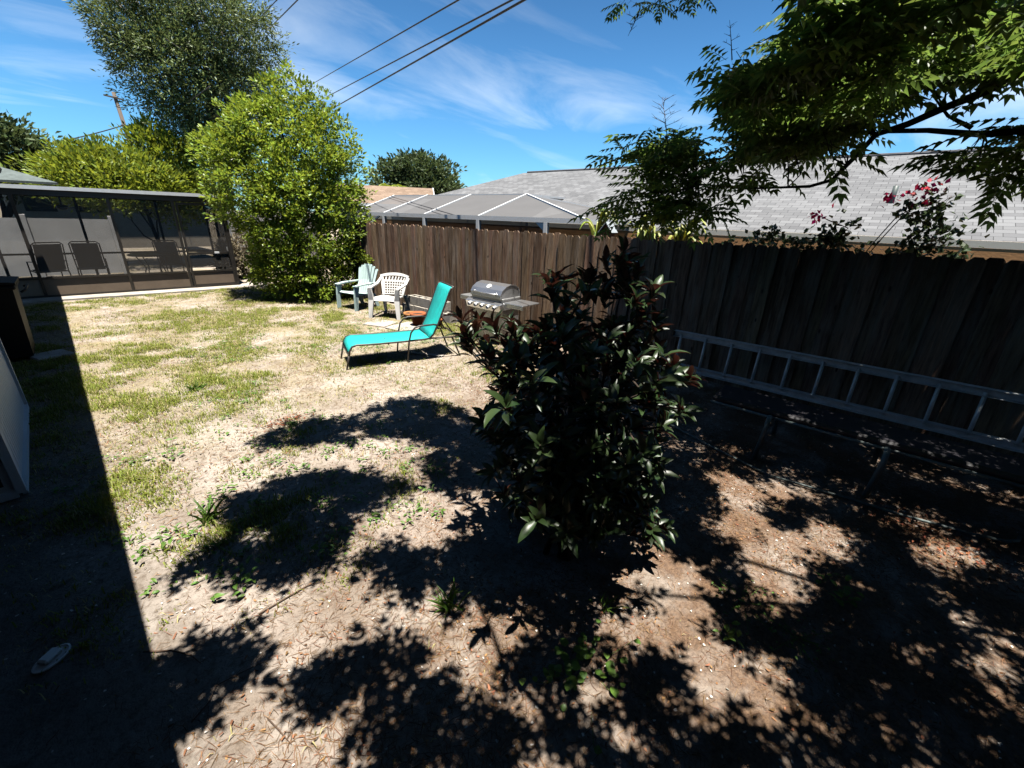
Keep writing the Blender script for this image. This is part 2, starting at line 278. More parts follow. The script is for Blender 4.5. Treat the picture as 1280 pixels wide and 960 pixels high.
# ------------------------------------------------------------------ mesh helpers
XF = {}
def xf(o):
    return XF.get(o.name, (Vector((0, 0, 0)), 0.0))
class MB:
    def __init__(s): s.v = []; s.f = []; s.uv = {}
    def add(s, vs_, fs_):
        o = len(s.v); s.v += [tuple(map(float, v)) for v in vs_]; s.f += [tuple(i + o for i in f) for f in fs_]; return s
    def box(s, c, d, rot=None, bev=0.0):
        hx, hy, hz = d[0] / 2, d[1] / 2, d[2] / 2
        if bev > 0 and min(d) > 2.2 * bev:
            b = bev; pts = []
            for z, ins in ((-hz, b), (-hz + b, 0), (hz - b, 0), (hz, b)):
                x, y = hx - ins, hy - ins
                k = b if ins == 0 else 0.0
                ring = [(-x + k, -y), (x - k, -y), (x, -y + k), (x, y - k), (x - k, y), (-x + k, y), (-x, y - k), (-x, -y + k)] if ins == 0 else \
                       [(-x, -y), (x, -y), (x, -y), (x, y), (x, y), (-x, y), (-x, y), (-x, -y)]
                pts += [(p[0], p[1], z) for p in ring]
            fs = []
            for r in range(3):
                for k in range(8):
                    fs.append((r * 8 + k, r * 8 + (k + 1) % 8, r * 8 + 8 + (k + 1) % 8, r * 8 + 8 + k))
            fs.append(tuple(range(7, -1, -1))); fs.append(tuple(range(24, 32)))
        else:
            pts = [(-hx, -hy, -hz), (hx, -hy, -hz), (hx, hy, -hz), (-hx, hy, -hz), (-hx, -hy, hz), (hx, -hy, hz), (hx, hy, hz), (-hx, hy, hz)]
            fs = [(3, 2, 1, 0), (4, 5, 6, 7), (0, 1, 5, 4), (1, 2, 6, 5), (2, 3, 7, 6), (3, 0, 4, 7)]
        Rm = Euler(rot).to_matrix() if rot else None
        o = []
        for p in pts:
            v = Vector(p)
            if Rm: v = Rm @ v
            o.append((v.x + c[0], v.y + c[1], v.z + c[2]))
        return s.add(o, fs)
    def bar(s, a, b, w, h, up=(0, 0, 1)):
        a = Vector(a); b = Vector(b); d = (b - a); L = d.length; d.normalize(); u = Vector(up)
        x = d.cross(u)
        if x.length < 1e-4: x = d.cross(Vector((1, 0, 0)))
        x.normalize(); u = x.cross(d).normalized()
        o = []
        for e in (a, b):
            for sx, su in ((-1, -1), (1, -1), (1, 1), (-1, 1)):
                o.append(e + x * (w / 2 * sx) + u * (h / 2 * su))
        return s.add(o, [(3, 2, 1, 0), (4, 5, 6, 7), (0, 1, 5, 4), (1, 2, 6, 5), (2, 3, 7, 6), (3, 0, 4, 7)])
    def tube(s, pts, r, n=8, cap=True):
        pts = [Vector(p) for p in pts]; N = len(pts)
        rs = r if hasattr(r, '__len__') else [r] * N
        o = []; ref = None
        for i, p in enumerate(pts):
            d = (pts[min(i + 1, N - 1)] - pts[max(i - 1, 0)]).normalized()
            if ref is None:
                ref = d.cross(Vector((0, 0, 1)))
                if ref.length < 1e-3: ref = d.cross(Vector((1, 0, 0)))
            x = (ref - d * ref.dot(d)).normalized(); ref = x; y = d.cross(x)
            for k in range(n):
                a = 6.28318 * k / n; o.append(p + x * (rs[i] * math.cos(a)) + y * (rs[i] * math.sin(a)))
        fs = []
        for i in range(N - 1):
            for k in range(n):
                fs.append((i * n + k, i * n + (k + 1) % n, (i + 1) * n + (k + 1) % n, (i + 1) * n + k))
        if cap: fs.append(tuple(range(n - 1, -1, -1))); fs.append(tuple((N - 1) * n + k for k in range(n)))
        return s.add(o, fs)
    def lathe(s, prof, c=(0, 0, 0), n=20, sx=1, sy=1):
        o = []; N = len(prof)
        for r, z in prof:
            for k in range(n):
                a = 6.28318 * k / n; o.append((c[0] + r * sx * math.cos(a), c[1] + r * sy * math.sin(a), c[2] + z))
        fs = []
        for i in range(N - 1):
            for k in range(n):
                fs.append((i * n + k, i * n + (k + 1) % n, (i + 1) * n + (k + 1) % n, (i + 1) * n + k))
        fs.append(tuple(range(n - 1, -1, -1))); fs.append(tuple((N - 1) * n + k for k in range(n)))
        return s.add(o, fs)
    def strip(s, rows, th):
        # rows: list of lists of points (grid); makes a thin shell with thickness th along local normals
        R = len(rows); C = len(rows[0]); P = [[Vector(p) for p in r] for r in rows]; top = []; bot = []
        for i in range(R):
            for j in range(C):
                a = P[min(i + 1, R - 1)][j] - P[max(i - 1, 0)][j]; b = P[i][min(j + 1, C - 1)] - P[i][max(j - 1, 0)]
                nn = a.cross(b); nn = nn.normalized() if nn.length > 1e-9 else Vector((0, 0, 1))
                top.append(P[i][j] + nn * th / 2); bot.append(P[i][j] - nn * th / 2)
        o = top + bot; K = R * C; fs = []
        for i in range(R - 1):
            for j in range(C - 1):
                a, b, c, d = i * C + j, i * C + j + 1, (i + 1) * C + j + 1, (i + 1) * C + j
                fs.append((a, d, c, b)); fs.append((K + a, K + b, K + c, K + d))
        for i in range(R - 1):
            for j in (0, C - 1):
                a, d = i * C + j, (i + 1) * C + j; f = (a, d, K + d, K + a); fs.append(f if j else f[::-1])
        for j in range(C - 1):
            for i in (0, R - 1):
                a, b = i * C + j, i * C + j + 1; f = (a, b, K + b, K + a); fs.append(f if i == 0 else f[::-1])
        return s.add(o, fs)
    def build(s, name, m, parent=None, smooth=False, world=False):
        vs_ = s.v
        if world and parent is not None:
            loc, rz = xf(parent); c, sn = math.cos(-rz), math.sin(-rz)
            vs_ = [((x - loc.x) * c - (y - loc.y) * sn, (x - loc.x) * sn + (y - loc.y) * c, z - loc.z) for x, y, z in vs_]
        me = bpy.data.meshes.new(name); me.from_pydata(vs_, [], s.f); me.update()
        return link(name, me, m, parent, smooth)
def link(name, me, m, parent, smooth):
    if m: me.materials.append(m)
    if smooth: me.shade_smooth()
    o = bpy.data.objects.new(name, me); COL.objects.link(o)
    if parent is not None:
        o.parent = parent; XF[o.name] = xf(parent)
    return o
def fast_mesh(name, V, F, m, parent=None, smooth=False):
    """V (n,3) array, F (k,c) array of equal sized faces; world coordinates"""
    V = np.asarray(V, dtype=np.float64)
    if parent is not None:
        loc, rz = xf(parent); c, sn = math.cos(-rz), math.sin(-rz)
        x = V[:, 0] - loc.x; y = V[:, 1] - loc.y
        V = np.stack([x * c - y * sn, x * sn + y * c, V[:, 2] - loc.z], 1)
    me = bpy.data.meshes.new(name); k, c = F.shape
    me.vertices.add(len(V)); me.vertices.foreach_set('co', V.astype(np.float32).ravel())
    me.loops.add(k * c); me.loops.foreach_set('vertex_index', F.astype(np.int32).ravel())
    me.polygons.add(k); me.polygons.foreach_set('loop_start', np.arange(0, k * c, c, dtype=np.int32))
    me.update(calc_edges=True); me.validate()
    return link(name, me, m, parent, smooth)
def tag(o, label, cat, group=None):
    o['label'] = label; o['category'] = cat
    if group: o['group'] = group
    return o
def thing(name, label, cat, loc=(0, 0, 0), rz=0.0, group=None):
    o = bpy.data.objects.new(name, None); COL.objects.link(o); o.empty_display_size = 0.1
    o.location = loc; o.rotation_euler = (0, 0, rz); XF[o.name] = (Vector(loc), rz)
    return tag(o, label, cat, group)
def copy_thing(o, loc, rz, label, group=None):
    c = o.copy(); COL.objects.link(c); c.location = loc; c.rotation_euler = (0, 0, rz); c['label'] = label
    if group: c['group'] = group
    for ch in list(o.children):
        d = ch.copy(); COL.objects.link(d); d.parent = c
        for g in list(ch.children):
            e = g.copy(); COL.objects.link(e); e.parent = d
    return c

# instanced leaf templates baked into one mesh ------------------------------------------------
T_LEAF = (np.array([[0, 0, 0], [0.45, 0.5, 0.10], [1, 0, 0], [0.45, -0.5, 0.10]]), np.array([[0, 2, 1], [0, 3, 2]]))
def t_oval():
    xs = [0, 0.12, 0.35, 0.62, 0.85, 1.0]; ws = [0.02, 0.24, 0.48, 0.46, 0.24, 0.0]; zs = [0, 0.03, 0.07, 0.06, 0.0, -0.08]
    v = []; 
    for x, w, z in zip(xs, ws, zs): v += [(x, -w, z + 0.35 * w * 0.5), (x, 0, z), (x, w, z + 0.35 * w * 0.5)]
    f = []
    for i in range(5):
        for j in range(2):
            a = i * 3 + j; f.append((a, a + 3, a + 4, a + 1))
    return np.array(v), np.array(f)
T_OVAL = t_oval()
def t_pinnate(pairs=5, ll=0.20, lw=0.42):
    V = []; F = []
    def leaf(o, ang, L, droop):
        b = len(V); c, s = math.cos(ang), math.sin(ang); W_ = L * lw * 0.5
        for x, y, z in ((0, 0, 0), (0.4 * L, W_, 0.02 - 0.2 * droop * L), (L, 0, -droop * L), (0.4 * L, -W_, 0.02 - 0.2 * droop * L)):
            V.append((o + x * c - y * s, x * s + y * c, z - 0.12 * o * o))
        F.append((b, b + 3, b + 2)); F.append((b, b + 2, b + 1))
    for k in range(pairs):
        o = 0.22 + 0.66 * k / (pairs - 1); L = ll * (1.0 if 0 < k < pairs - 1 else 0.85)
        leaf(o, 1.0 - 0.06 * k, L * 1.15, 0.35); leaf(o + 0.02, -(1.0 - 0.06 * k), L * 1.15, 0.35)
    leaf(0.9, 0.0, ll * 1.2, 0.3)
    b = len(V)
    for x, y, z in ((0, -0.006, 0), (0, 0.006, 0), (0.5, 0.005, -0.03), (0.5, -0.005, -0.03), (0.95, 0, -0.11)): V.append((x, y, z))
    F += [(b, b + 3, b + 2), (b, b + 2, b + 1), (b + 2, b + 3, b + 4)]
    return np.array(V), np.array(F)
T_PIN = t_pinnate(5, 0.23, 0.42)
def unit(a): return a / (np.linalg.norm(a, axis=-1, keepdims=True) + 1e-9)
def place(tpl, pos, d, up, L, Wd):
    """bake template at pos along d with normal approx up; L length, Wd width scale (arrays)"""
    tv, tf = tpl; N = len(pos); d = unit(d); y = unit(np.cross(up, d)); z = np.cross(d, y)
    L = np.broadcast_to(L, (N,)); Wd = np.broadcast_to(Wd, (N,))
    V = pos[:, None, :] + d[:, None, :] * (tv[None, :, 0:1] * L[:, None, None]) + y[:, None, :] * (tv[None, :, 1:2] * Wd[:, None, None]) + z[:, None, :] * (tv[None, :, 2:3] * L[:, None, None])
    F = tf[None] + (np.arange(N) * len(tv))[:, None, None]
    return V.reshape(-1, 3), F.reshape(-1, tf.shape[1])
def rand_dirs(n, r=rng): return unit(r.normal(size=(n, 3)))
def lobe_points(lobes, n, r=rng, inner=0.55, squash=None):
    """points biased to the outside of a set of ellipsoid lobes ((cx,cy,cz),(rx,ry,rz))"""
    w = np.array([l[1][0] * l[1][1] + l[1][0] * l[1][2] for l in lobes], float); w /= w.sum()
    k = r.choice(len(lobes), n, p=w); c = np.array([l[0] for l in lobes], float)[k]; R = np.array([l[1] for l in lobes], float)[k]
    d = rand_dirs(n, r); q = (inner + (1 - inner) * r.random((n, 1)) ** 0.6)
    q *= 1 + 0.14 * vnoise(d * 1.0 + k[:, None] * 3.1, 0.7, 5)[:, None]
    return c + d * q * R, d
def leafy(name, m, parent, lobes, n_cl, per, cl_r, L, Wf, seed, upb=0.5, inner=0.55, tpl=T_LEAF, flat=0.7):
    r = np.random.default_rng(seed)
    cp, cdir = lobe_points(lobes, n_cl, r, inner)
    pos = np.repeat(cp, per, 0); od = np.repeat(cdir, per, 0); n = len(pos)
    off = rand_dirs(n, r) * (r.random((n, 1)) ** 0.5) * cl_r * np.repeat(0.5 + r.random((n_cl, 1)), per, 0); off[:, 2] *= flat
    pos = pos + off
    d = unit(od * 0.6 + unit(off) * 0.8 + rand_dirs(n, r) * 0.7 + np.array([0, 0, upb * 0.6])); up = unit(rand_dirs(n, r) * 0.9 + np.array([0, 0, 1.0]))
    l = L * (0.65 + 0.7 * r.random(n))
    V, F = place(tpl, pos, d, up, l, l * Wf)
    return fast_mesh(name, V, F, m, parent)
def limb(a, b, r0, r1, n=6, wob=0.06, seed=0, sag=0.0):
    r = np.random.default_rng(seed); a = np.array(a, float); b = np.array(b, float); L = np.linalg.norm(b - a); P = []
    w1, w2 = r.normal(size=3), r.normal(size=3)
    for i in range(n + 1):
        t = i / n; p = a + (b - a) * t + wob * L * (w1 * math.sin(math.pi * t) * 0.5 + w2 * math.sin(2 * math.pi * t) * 0.35); p[2] -= sag * L * math.sin(math.pi * t); P.append(p)
    return P, [r0 + (r1 - r0) * i / n for i in range(n + 1)]

# ------------------------------------------------------------------ ground (one sheet)
def hgt(x, y):
    x = np.asarray(x, float); y = np.asarray(y, float); p = np.stack([x.ravel(), y.ravel()], 1)
    h = (0.012 * vnoise(p, 0.5, 11) + 0.006 * vnoise(p, 1.7, 12)).reshape(x.shape)
    drop = np.clip((x - 6.35) / 1.0, 0, 1); h = h * (1 - drop) - 0.40 * drop
    return h
def axis(lo, hi, st, far):
    mid = np.arange(lo, hi + st / 2, st); k = np.array([1.5, 4, 10, 25, 60, 140, 320, 700])
    return np.concatenate([(lo - k[::-1]), mid, (hi + k)])
gx = axis(-3, 8, 0.09, 700); gy = axis(-4, 22, 0.11, 700)
GX, GY = np.meshgrid(gx, gy); GZ = hgt(GX, GY)
nx, ny = len(gx), len(gy)
ii = np.arange(nx * ny).reshape(ny, nx)
F = np.stack([ii[:-1, :-1], ii[:-1, 1:], ii[1:, 1:], ii[1:, :-1]], -1).reshape(-1, 4)
o = fast_mesh('ground', np.stack([GX.ravel(), GY.ravel(), GZ.ravel()], 1), F, M['ground'], smooth=True); o['kind'] = 'structure'
o = MB().box((1.22, 14.16, 0.015), (7.4, 0.85, 0.06), (0, 0, R_(-7.2)), 0.01).build('concrete_path', M['concrete']); o['kind'] = 'structure'

# ------------------------------------------------------------------ wooden fence
def picket_fence(root, x0, y0, x1, y1, m, w=0.14, h=1.83, seed=1, face=-1):
    r = random.Random(seed); mb = MB(); L = math.hypot(x1 - x0, y1 - y0); ux, uy = (x1 - x0) / L, (y1 - y0) / L; nx_, ny_ = -uy, ux
    s = 0.0; alt = 1
    while s < L - w:
        ww = w * r.uniform(0.93, 1.03); hh = h + r.uniform(-0.016, 0.016); t = 0.017; off = 0.0085 * alt + r.uniform(-0.006, 0.006); lean = r.uniform(-0.006, 0.006)
        c = 0.030 + r.uniform(0, 0.012); tw = r.uniform(-0.007, 0.007)
        prof = [(0, 0.0), (ww, 0.0), (ww, hh - c), (ww - c * 0.85, hh), (c * 0.85, hh), (0, hh - c)]
        pts = []
        for side in (0, 1):
            for (u, z) in prof:
                cup = tw * (u / ww - 0.5) * 2
                d = off + side * t + cup
                su = s + u + lean * z
                pts.append((x0 + ux * su + nx_ * d, y0 + uy * su + ny_ * d, z + 0.01))
        n = 6
        fs = [tuple(range(n)), tuple(range(2 * n - 1, n - 1, -1))] + [((k + 1) % n, k, n + k, n + (k + 1) % n) for k in range(n)]
        mb.add(pts, fs); s += ww - r.uniform(0.010, 0.017); alt = -alt
    mb.build('picket_boards', m, root, world=True)
    for z in (0.35, 0.95, 1.55):
        MB().bar((x0 + nx_ * 0.058 * -face, y0 + ny_ * 0.058 * -face, z), (x1 + nx_ * 0.058 * -face, y1 + ny_ * 0.058 * -face, z), 0.045, 0.09).build('rail', m, root, world=True)
    k = 0.0
    while k <= L:
        px, py = x0 + ux * k + nx_ * 0.125 * -face, y0 + uy * k + ny_ * 0.125 * -face
        MB().box((px, py, 0.80), (0.088, 0.088, 1.9)).build('post', m, root, world=True); k += 2.4
fr = thing('wooden_fence', 'long dark brown dog-ear picket fence running behind the grill and ladder', 'fence', (6.06, 3.0, 0))
picket_fence(fr, 6.06, 10.75, 6.06, -5.0, M['fence'], seed=11, face=-1)
gf = thing('wooden_fence', 'pale grey weathered fence at the back beside the screen room', 'fence', (5.0, 18.6, 0))
picket_fence(gf, 5.5, 18.6, 9.0, 18.6, M['fence_grey'], seed=5, face=-1, h=1.95)

# ------------------------------------------------------------------ screen room (neighbouring enclosure at the end of the yard)
ang = R_(-7.2)
en = thing('screen_room', 'dark bronze screened porch with door and flat metal roof at the yard end', 'porch', (4.23, 13.78, 0), ang)
ZK, ZT = 0.46, 2.20; XL = -6.0; DP = 3.0
mull = [0.0, -1.07, -2.27, -3.78, -5.2]
fm = MB()
fm.box((XL / 2, 0, 2.245), (-XL + 0.06, 0.07, 0.13)); fm.box((XL / 2 - 0.55, 0, ZK), (-XL - 1.12, 0.055, 0.045)); fm.box((XL / 2, 0, 0.06), (-XL, 0.06, 0.06))
for x in mull: fm.box((x, 0, 1.135), (0.055, 0.062, 2.09))
for y in (1.5, 3.0): fm.box((0, y, 1.135), (0.055, 0.062, 2.09))
fm.box((0, DP / 2, 2.245), (0.06, DP - 0.08, 0.12)); fm.box((0, DP / 2, ZK), (0.05, DP - 0.08, 0.045))
for x in (-1.2, -2.9, -4.6): fm.box((x, DP, 1.135), (0.06, 0.06, 2.09))
fm.box((XL / 2, DP, 2.245), (-XL - 0.1, 0.06, 0.12)); fm.box((XL / 2, DP, 0.75), (-XL - 0.1, 0.05, 0.05))
fm.build('frame', M['bronze'], en)
for a, b in zip(mull[1:], mull[2:] + [XL]):
    if b < a:
        MB().box(((a + b) / 2, 0.004, ZK / 2 + 0.03), (abs(b - a) - 0.05, 0.012, ZK - 0.06)).build('kick_panel', M['bronze_panel'], en)
        MB().box(((a + b) / 2, 0, (ZK + ZT) / 2), (abs(b - a) - 0.05, 0.003, ZT - ZK - 0.03)).build('screen_panel', M['screen'], en)
MB().box((0, DP / 2, 1.35), (0.003, DP - 0.12, 1.65)).build('screen_panel', M['screen'], en)
MB().box((0, DP / 2, 0.25), (0.012, DP - 0.12, 0.40)).build('kick_panel', M['bronze_panel'], en)
d = MB(); d.box((-0.53, -0.012, 2.12), (0.97, 0.035, 0.06)); d.box((-1.0, -0.012, 1.1), (0.05, 0.035, 2.0)); d.box((-0.06, -0.012, 1.1), (0.05, 0.035, 2.0)); d.box((-0.53, -0.012, 0.92), (0.90, 0.03, 0.05)); d.box((-0.53, -0.012, ZK), (0.90, 0.03, 0.05)); d.box((-0.53, -0.012, 0.10), (0.90, 0.035, 0.06))
door = d.build('door', M['bronze'], en)
MB().box((-0.53, -0.008, ZK / 2 + 0.04), (0.89, 0.012, ZK - 0.12)).build('door_kick_panel', M['bronze_panel'], door)
MB().box((-0.53, -0.010, 1.33), (0.89, 0.003, 1.56)).build('door_screen', M['screen'], door)
h = MB().box((-0.11, -0.05, 1.02), (0.025, 0.05, 0.09), None, 0.005).box((-0.11, -0.085, 1.02), (0.018, 0.018, 0.12)); h.build('handle', M['steel_dull'], door)
MB().box((-0.36, -0.034, 0.93), (0.11, 0.012, 0.045), None, 0.003).build('latch', M['white_alu'], door)
rf = MB(); rf.strip([[(XL, -0.14, 2.325), (0.12, -0.14, 2.325)], [(XL, DP + 0.1, 2.42), (0.12, DP + 0.1, 2.42)]], 0.05); rf.build('roof', M['white_alu'], en)
MB().box((XL / 2 + 0.06, -0.155, 2.335), (-XL + 0.14, 0.02, 0.075)).build('fascia', M['roof_edge'], en)
rr = MB().strip([[(-5.9, -0.05, 2.43), (-3.0, -0.05, 2.43)], [(-6.0, 1.1, 2.95), (-4.6, 1.1, 2.95)]], 0.05); rr.build('roof_panel', M['tube_grey'], en)
MB().box((XL / 2, DP / 2, 0.045), (-XL, DP, 0.07)).build('floor', M['concrete'], en)
bw = thing('privacy_fence', 'white panel fence standing right behind the screened porch', 'fence', (2.5, 18.2, 0), ang)
k = 0.0
while k > -7.5:
    MB().box((k - 0.9, 0, 0.84), (1.68, 0.03, 1.56)).build('panel', M['wall_white'], bw); MB().box((k, 0, 0.86), (0.11, 0.11, 1.72), None, 0.01).build('post', M['wall_white'], bw); k -= 1.8
# sling chairs inside
def sling_chair(loc, rz, label):
    c = thing('patio_chair', label, 'chair', loc, rz, 'sling chairs inside the porch')
    f = MB()
    for s in (-0.28, 0.28):
        f.tube([(s, -0.28, 0.02), (s, -0.26, 0.60), (s, 0.10, 0.62), (s, 0.22, 0.62)], 0.014); f.tube([(s, 0.28, 0.02), (s, 0.16, 0.40), (s, 0.30, 1.02), (s * 0.8, 0.32, 1.07)], 0.014); f.tube([(s, -0.26, 0.40), (s, 0.18, 0.36)], 0.014)
    f.tube([(-0.22, 0.32, 1.07), (0.22, 0.32, 1.07)], 0.014); f.build('frame', M['bronze'], c, True)
    MB().strip([[(-0.25, -0.25, 0.41), (0.25, -0.25, 0.41)], [(-0.25, 0.15, 0.37), (0.25, 0.15, 0.37)]], 0.012).build('seat', M['grey_fabric'], c)
    MB().strip([[(-0.25, 0.15, 0.42), (0.25, 0.15, 0.42)], [(-0.25, 0.30, 1.03), (0.25, 0.30, 1.03)]], 0.012).build('backrest', M['grey_fabric'], c)
sling_chair((1.55, 15.9, 0.08), R_(170), 'dark framed sling chair behind the middle porch screen')
sling_chair((0.75, 15.7, 0.08), R_(195), 'dark framed sling chair in the shaded left end of the porch')

pt = thing('patio_table', 'dark round patio table behind the right hand porch screen', 'table', (2.75, 15.4, 0.08))
MB().lathe([(0.50, 0.70), (0.52, 0.71), (0.52, 0.73), (0.50, 0.74)], n=28).build('tabletop', M['bronze'], pt)
for k in range(4):
    a = k * 1.571 + 0.4; MB().tube([(0.34 * math.cos(a), 0.34 * math.sin(a), 0), (0.22 * math.cos(a), 0.22 * math.sin(a), 0.4), (0.40 * math.cos(a), 0.40 * math.sin(a), 0.70)], 0.014, 8).build('leg', M['bronze'], pt, True)
sling_chair((3.3, 15.9, 0.08), R_(150), 'dark framed sling chair right of the round table behind the porch door')
fn = thing('ceiling_fan', 'dark ceiling fan hanging under the porch roof', 'fan', (1.3, 15.4, 1.95))
MB().tube([(0, 0, 0.05), (0, 0, 0.40)], 0.02, 8).build('rod', M['bronze'], fn); MB().lathe([(0.05, -0.06), (0.11, -0.03), (0.11, 0.03), (0.05, 0.06)], n=16).build('motor', M['bronze'], fn)
for k in range(5):
    a = k * 1.2566; c, sn = math.cos(a), math.sin(a); MB().bar((0.10 * c, 0.10 * sn, 0), (0.58 * c, 0.58 * sn, 0), 0.12, 0.012).build('blade', M['bronze'], fn)
# ------------------------------------------------------------------ own house at left (casts the long straight shadow), shed, bin
hs_ = thing('house', 'house wall with low overhanging roof along the left side of the yard', 'house', (-1.6, 4, 0))
EZ = 2.6
def ex(y): return -0.36 + 0.06 * y
MB().add([(ex(y) - 1.35, y, z) for z in (0, 2.62) for y in (-6, 13.4)] + [(ex(y) - 1.6, y, z) for z in (0, 2.62) for y in (-6, 13.4)],
         [(0, 1, 3, 2), (4, 6, 7, 5), (1, 5, 7, 3), (0, 2, 6, 4), (2, 3, 7, 6), (0, 4, 5, 1)]).build('wall', M['stucco_beige'], hs_, world=True)
MB().strip([[(ex(-6), -6, EZ), (ex(1.9), 1.9, EZ), (ex(13.98), 13.98, EZ)], [(ex(-6) - 5, -6, EZ + 2.3), (ex(1.9) - 5, 1.9, EZ + 2.3), (ex(13.98) - 5, 13.98, EZ + 2.3)]], 0.09).build('roof', M['dark_roof'], hs_, world=True)  # ridge raised out of view to block low sky light
MB().box((1.5, -4.6, 1.5), (7.0, 0.3, 3.0)).build('wall', M['stucco_beige'], hs_, world=True)  # unseen wing behind the camera, added to cut sky fill on the fence
MB().strip([[(-2.0, -4.0, 3.0), (5.6, -4.0, 3.0)], [(-2.0, -9.0, 5.2), (5.6, -9.0, 5.2)]], 0.09).build('roof', M['dark_roof'], hs_, world=True)  # roof of the added wing, out of view, blocks more sky
sh = thing('storage_shed', 'low white storage shed with grooved siding at the left edge', 'shed', (-0.75, 5.5, 0), R_(-3.0))
sb = MB(); 
sb.box((0, 0, 0.98), (0.92, 2.08, 1.84))
k = -1.02
while k < 1.03:
    sb.box((0.466, k + 0.045, 0.98), (0.012, 0.082, 1.84)); k += 0.09
sb.build('siding', M['white_paint'], sh)
MB().box((0.47, -1.04, 0.98), (0.05, 0.05, 1.86)).box((0.47, 1.04, 0.98), (0.05, 0.05, 1.86)).box((0.482, 0, 0.045), (0.03, 2.06, 0.05)).box((0, -1.052, 0.05), (0.9, 0.024, 0.06)).build('corner_trim', M['white_paint'], sh)
MB().box((0, -1.047, 0.98), (0.80, 0.012, 1.70)).build('door', M['black_iron'], sh)  # black panel stands in for the shade on the near face
MB().strip([[(-0.55, -1.15, 2.0), (-0.55, 1.15, 2.0)], [(0.55, -1.15, 1.93), (0.55, 1.15, 1.93)]], 0.04).build('roof', M['white_alu'], sh)

bn = thing('trash_bin', 'black wheeled trash bin beside the white shed', 'bin', (-0.26, 8.98, 0), R_(-5))
b = MB(); prof = []
o_ = [(-0.25, -0.27, 0.06), (0.25, -0.27, 0.06), (0.25, 0.27, 0.06), (-0.25, 0.27, 0.06), (-0.30, -0.34, 0.99), (0.30, -0.34, 0.99), (0.30, 0.34, 0.99), (-0.30, 0.34, 0.99)]
b.add(o_, [(3, 2, 1, 0), (0, 1, 5, 4), (1, 2, 6, 5), (2, 3, 7, 6), (3, 0, 4, 7), (4, 5, 6, 7)]); b.box((0, 0, 0.995), (0.66, 0.74, 0.05), None, 0.012); b.build('body', M['bin'], bn)
lid = MB().strip([[(-0.33, -0.37, 1.035), (-0.33, 0.37, 1.035)], [(0, -0.37, 1.08), (0, 0.37, 1.08)], [(0.34, -0.37, 1.045), (0.34, 0.37, 1.045)]], 0.03).build('lid', M['bin'], bn)
MB().tube([(0.36, -0.3, 0.93), (0.40, -0.28, 0.95), (0.40, 0.28, 0.95), (0.36, 0.3, 0.93)], 0.014).build('handle', M['bin'], bn, True)
for s in (-1, 1):
    MB().tube([(-0.22 , s * 0.30, 0.12), (-0.22, s * 0.345, 0.12)], 0.115, 16).build('wheel', M['bin'], bn, True)
tk = thing('water_tank', 'white round topped tank showing behind the trash bin', 'tank', (-0.36, 9.75, 0))
MB().lathe([(0.28, 0), (0.30, 0.05), (0.30, 1.05), (0.29, 1.13), (0.24, 1.21), (0.15, 1.26), (0.05, 1.28)], n=28).build('body', M['white_paint'], tk, True)
MB().tube([(0, 0, 1.26), (0, 0, 1.31)], 0.05, 12).build('cap', M['white_alu'], tk)
tag(MB().box((0.12, 8.72, 0.01), (0.40, 0.36, 0.07), (0, 0, 0.3), 0.015).build('concrete_paver', M['concrete']), 'small pale concrete pad lying at the foot of the trash bin', 'paver')

# ------------------------------------------------------------------ mint slatted chair
ch = thing('adirondack_chair', 'mint green slat back resin garden chair by the fence end', 'chair', (5.19, 9.10, 0), R_(-80))
# local: chair faces -Y, width along X
def fan(i, n): return -0.24 + 0.48 * i / (n - 1)
MB().strip([[(-0.27, -0.28, 0.35), (0.27, -0.28, 0.35)], [(-0.27, -0.24, 0.37), (0.27, -0.24, 0.37)], [(-0.25, 0.20, 0.29), (0.25, 0.20, 0.29)]], 0.025).build('seat', M['mint'], ch)
bk = MB(); n = 7
for i in range(n):
    x0 = -0.20 + 0.40 * i / (n - 1); x1 = -0.275 + 0.55 * i / (n - 1); top = 0.95 - 0.10 * ((i - 3) / 3) ** 2
    tz = top; w0, w1 = 0.029, 0.040
    bk.strip([[(x0 - w0, 0.17, 0.28), (x0 + w0, 0.17, 0.28)], [((x0 + x1) / 2 - (w0 + w1) / 2, 0.29, (0.28 + tz) / 2), ((x0 + x1) / 2 + (w0 + w1) / 2, 0.29, (0.28 + tz) / 2)], [(x1 - w1, 0.37, tz - 0.02), (x1 + w1, 0.37, tz - 0.02)], [(x1 - w1 * 0.6, 0.376, tz + 0.01), (x1 + w1 * 0.6, 0.376, tz + 0.01)]], 0.018)
bk.bar((-0.26, 0.32, 0.60), (0.26, 0.32, 0.60), 0.02, 0.05); bk.bar((-0.22, 0.24, 0.40), (0.22, 0.24, 0.40), 0.02, 0.05); bk.build('backrest', M['mint'], ch)
for s in (-1, 1):
    MB().strip([[(s * 0.29 - 0.045, -0.34, 0.53), (s * 0.29 + 0.045, -0.34, 0.53)], [(s * 0.30 - 0.05, -0.1, 0.555), (s * 0.30 + 0.05, -0.1, 0.555)], [(s * 0.29 - 0.035, 0.30, 0.56), (s * 0.29 + 0.035, 0.30, 0.56)]], 0.028).build('armrest', M['mint'], ch)
    MB().strip([[(s * 0.29, -0.36, 0.0), (s * 0.29, -0.28, 0.0)], [(s * 0.29, -0.35, 0.30), (s * 0.29, -0.24, 0.30)], [(s * 0.29, -0.33, 0.52), (s * 0.29, -0.20, 0.52)]], 0.035).build('leg', M['mint'], ch)
    MB().strip([[(s * 0.26, 0.30, 0.0), (s * 0.26, 0.38, 0.0)], [(s * 0.26, 0.14, 0.30), (s * 0.26, 0.28, 0.31)], [(s * 0.26, -0.27, 0.32), (s * 0.26, -0.27, 0.37)]], 0.03).build('leg', M['mint'], ch)

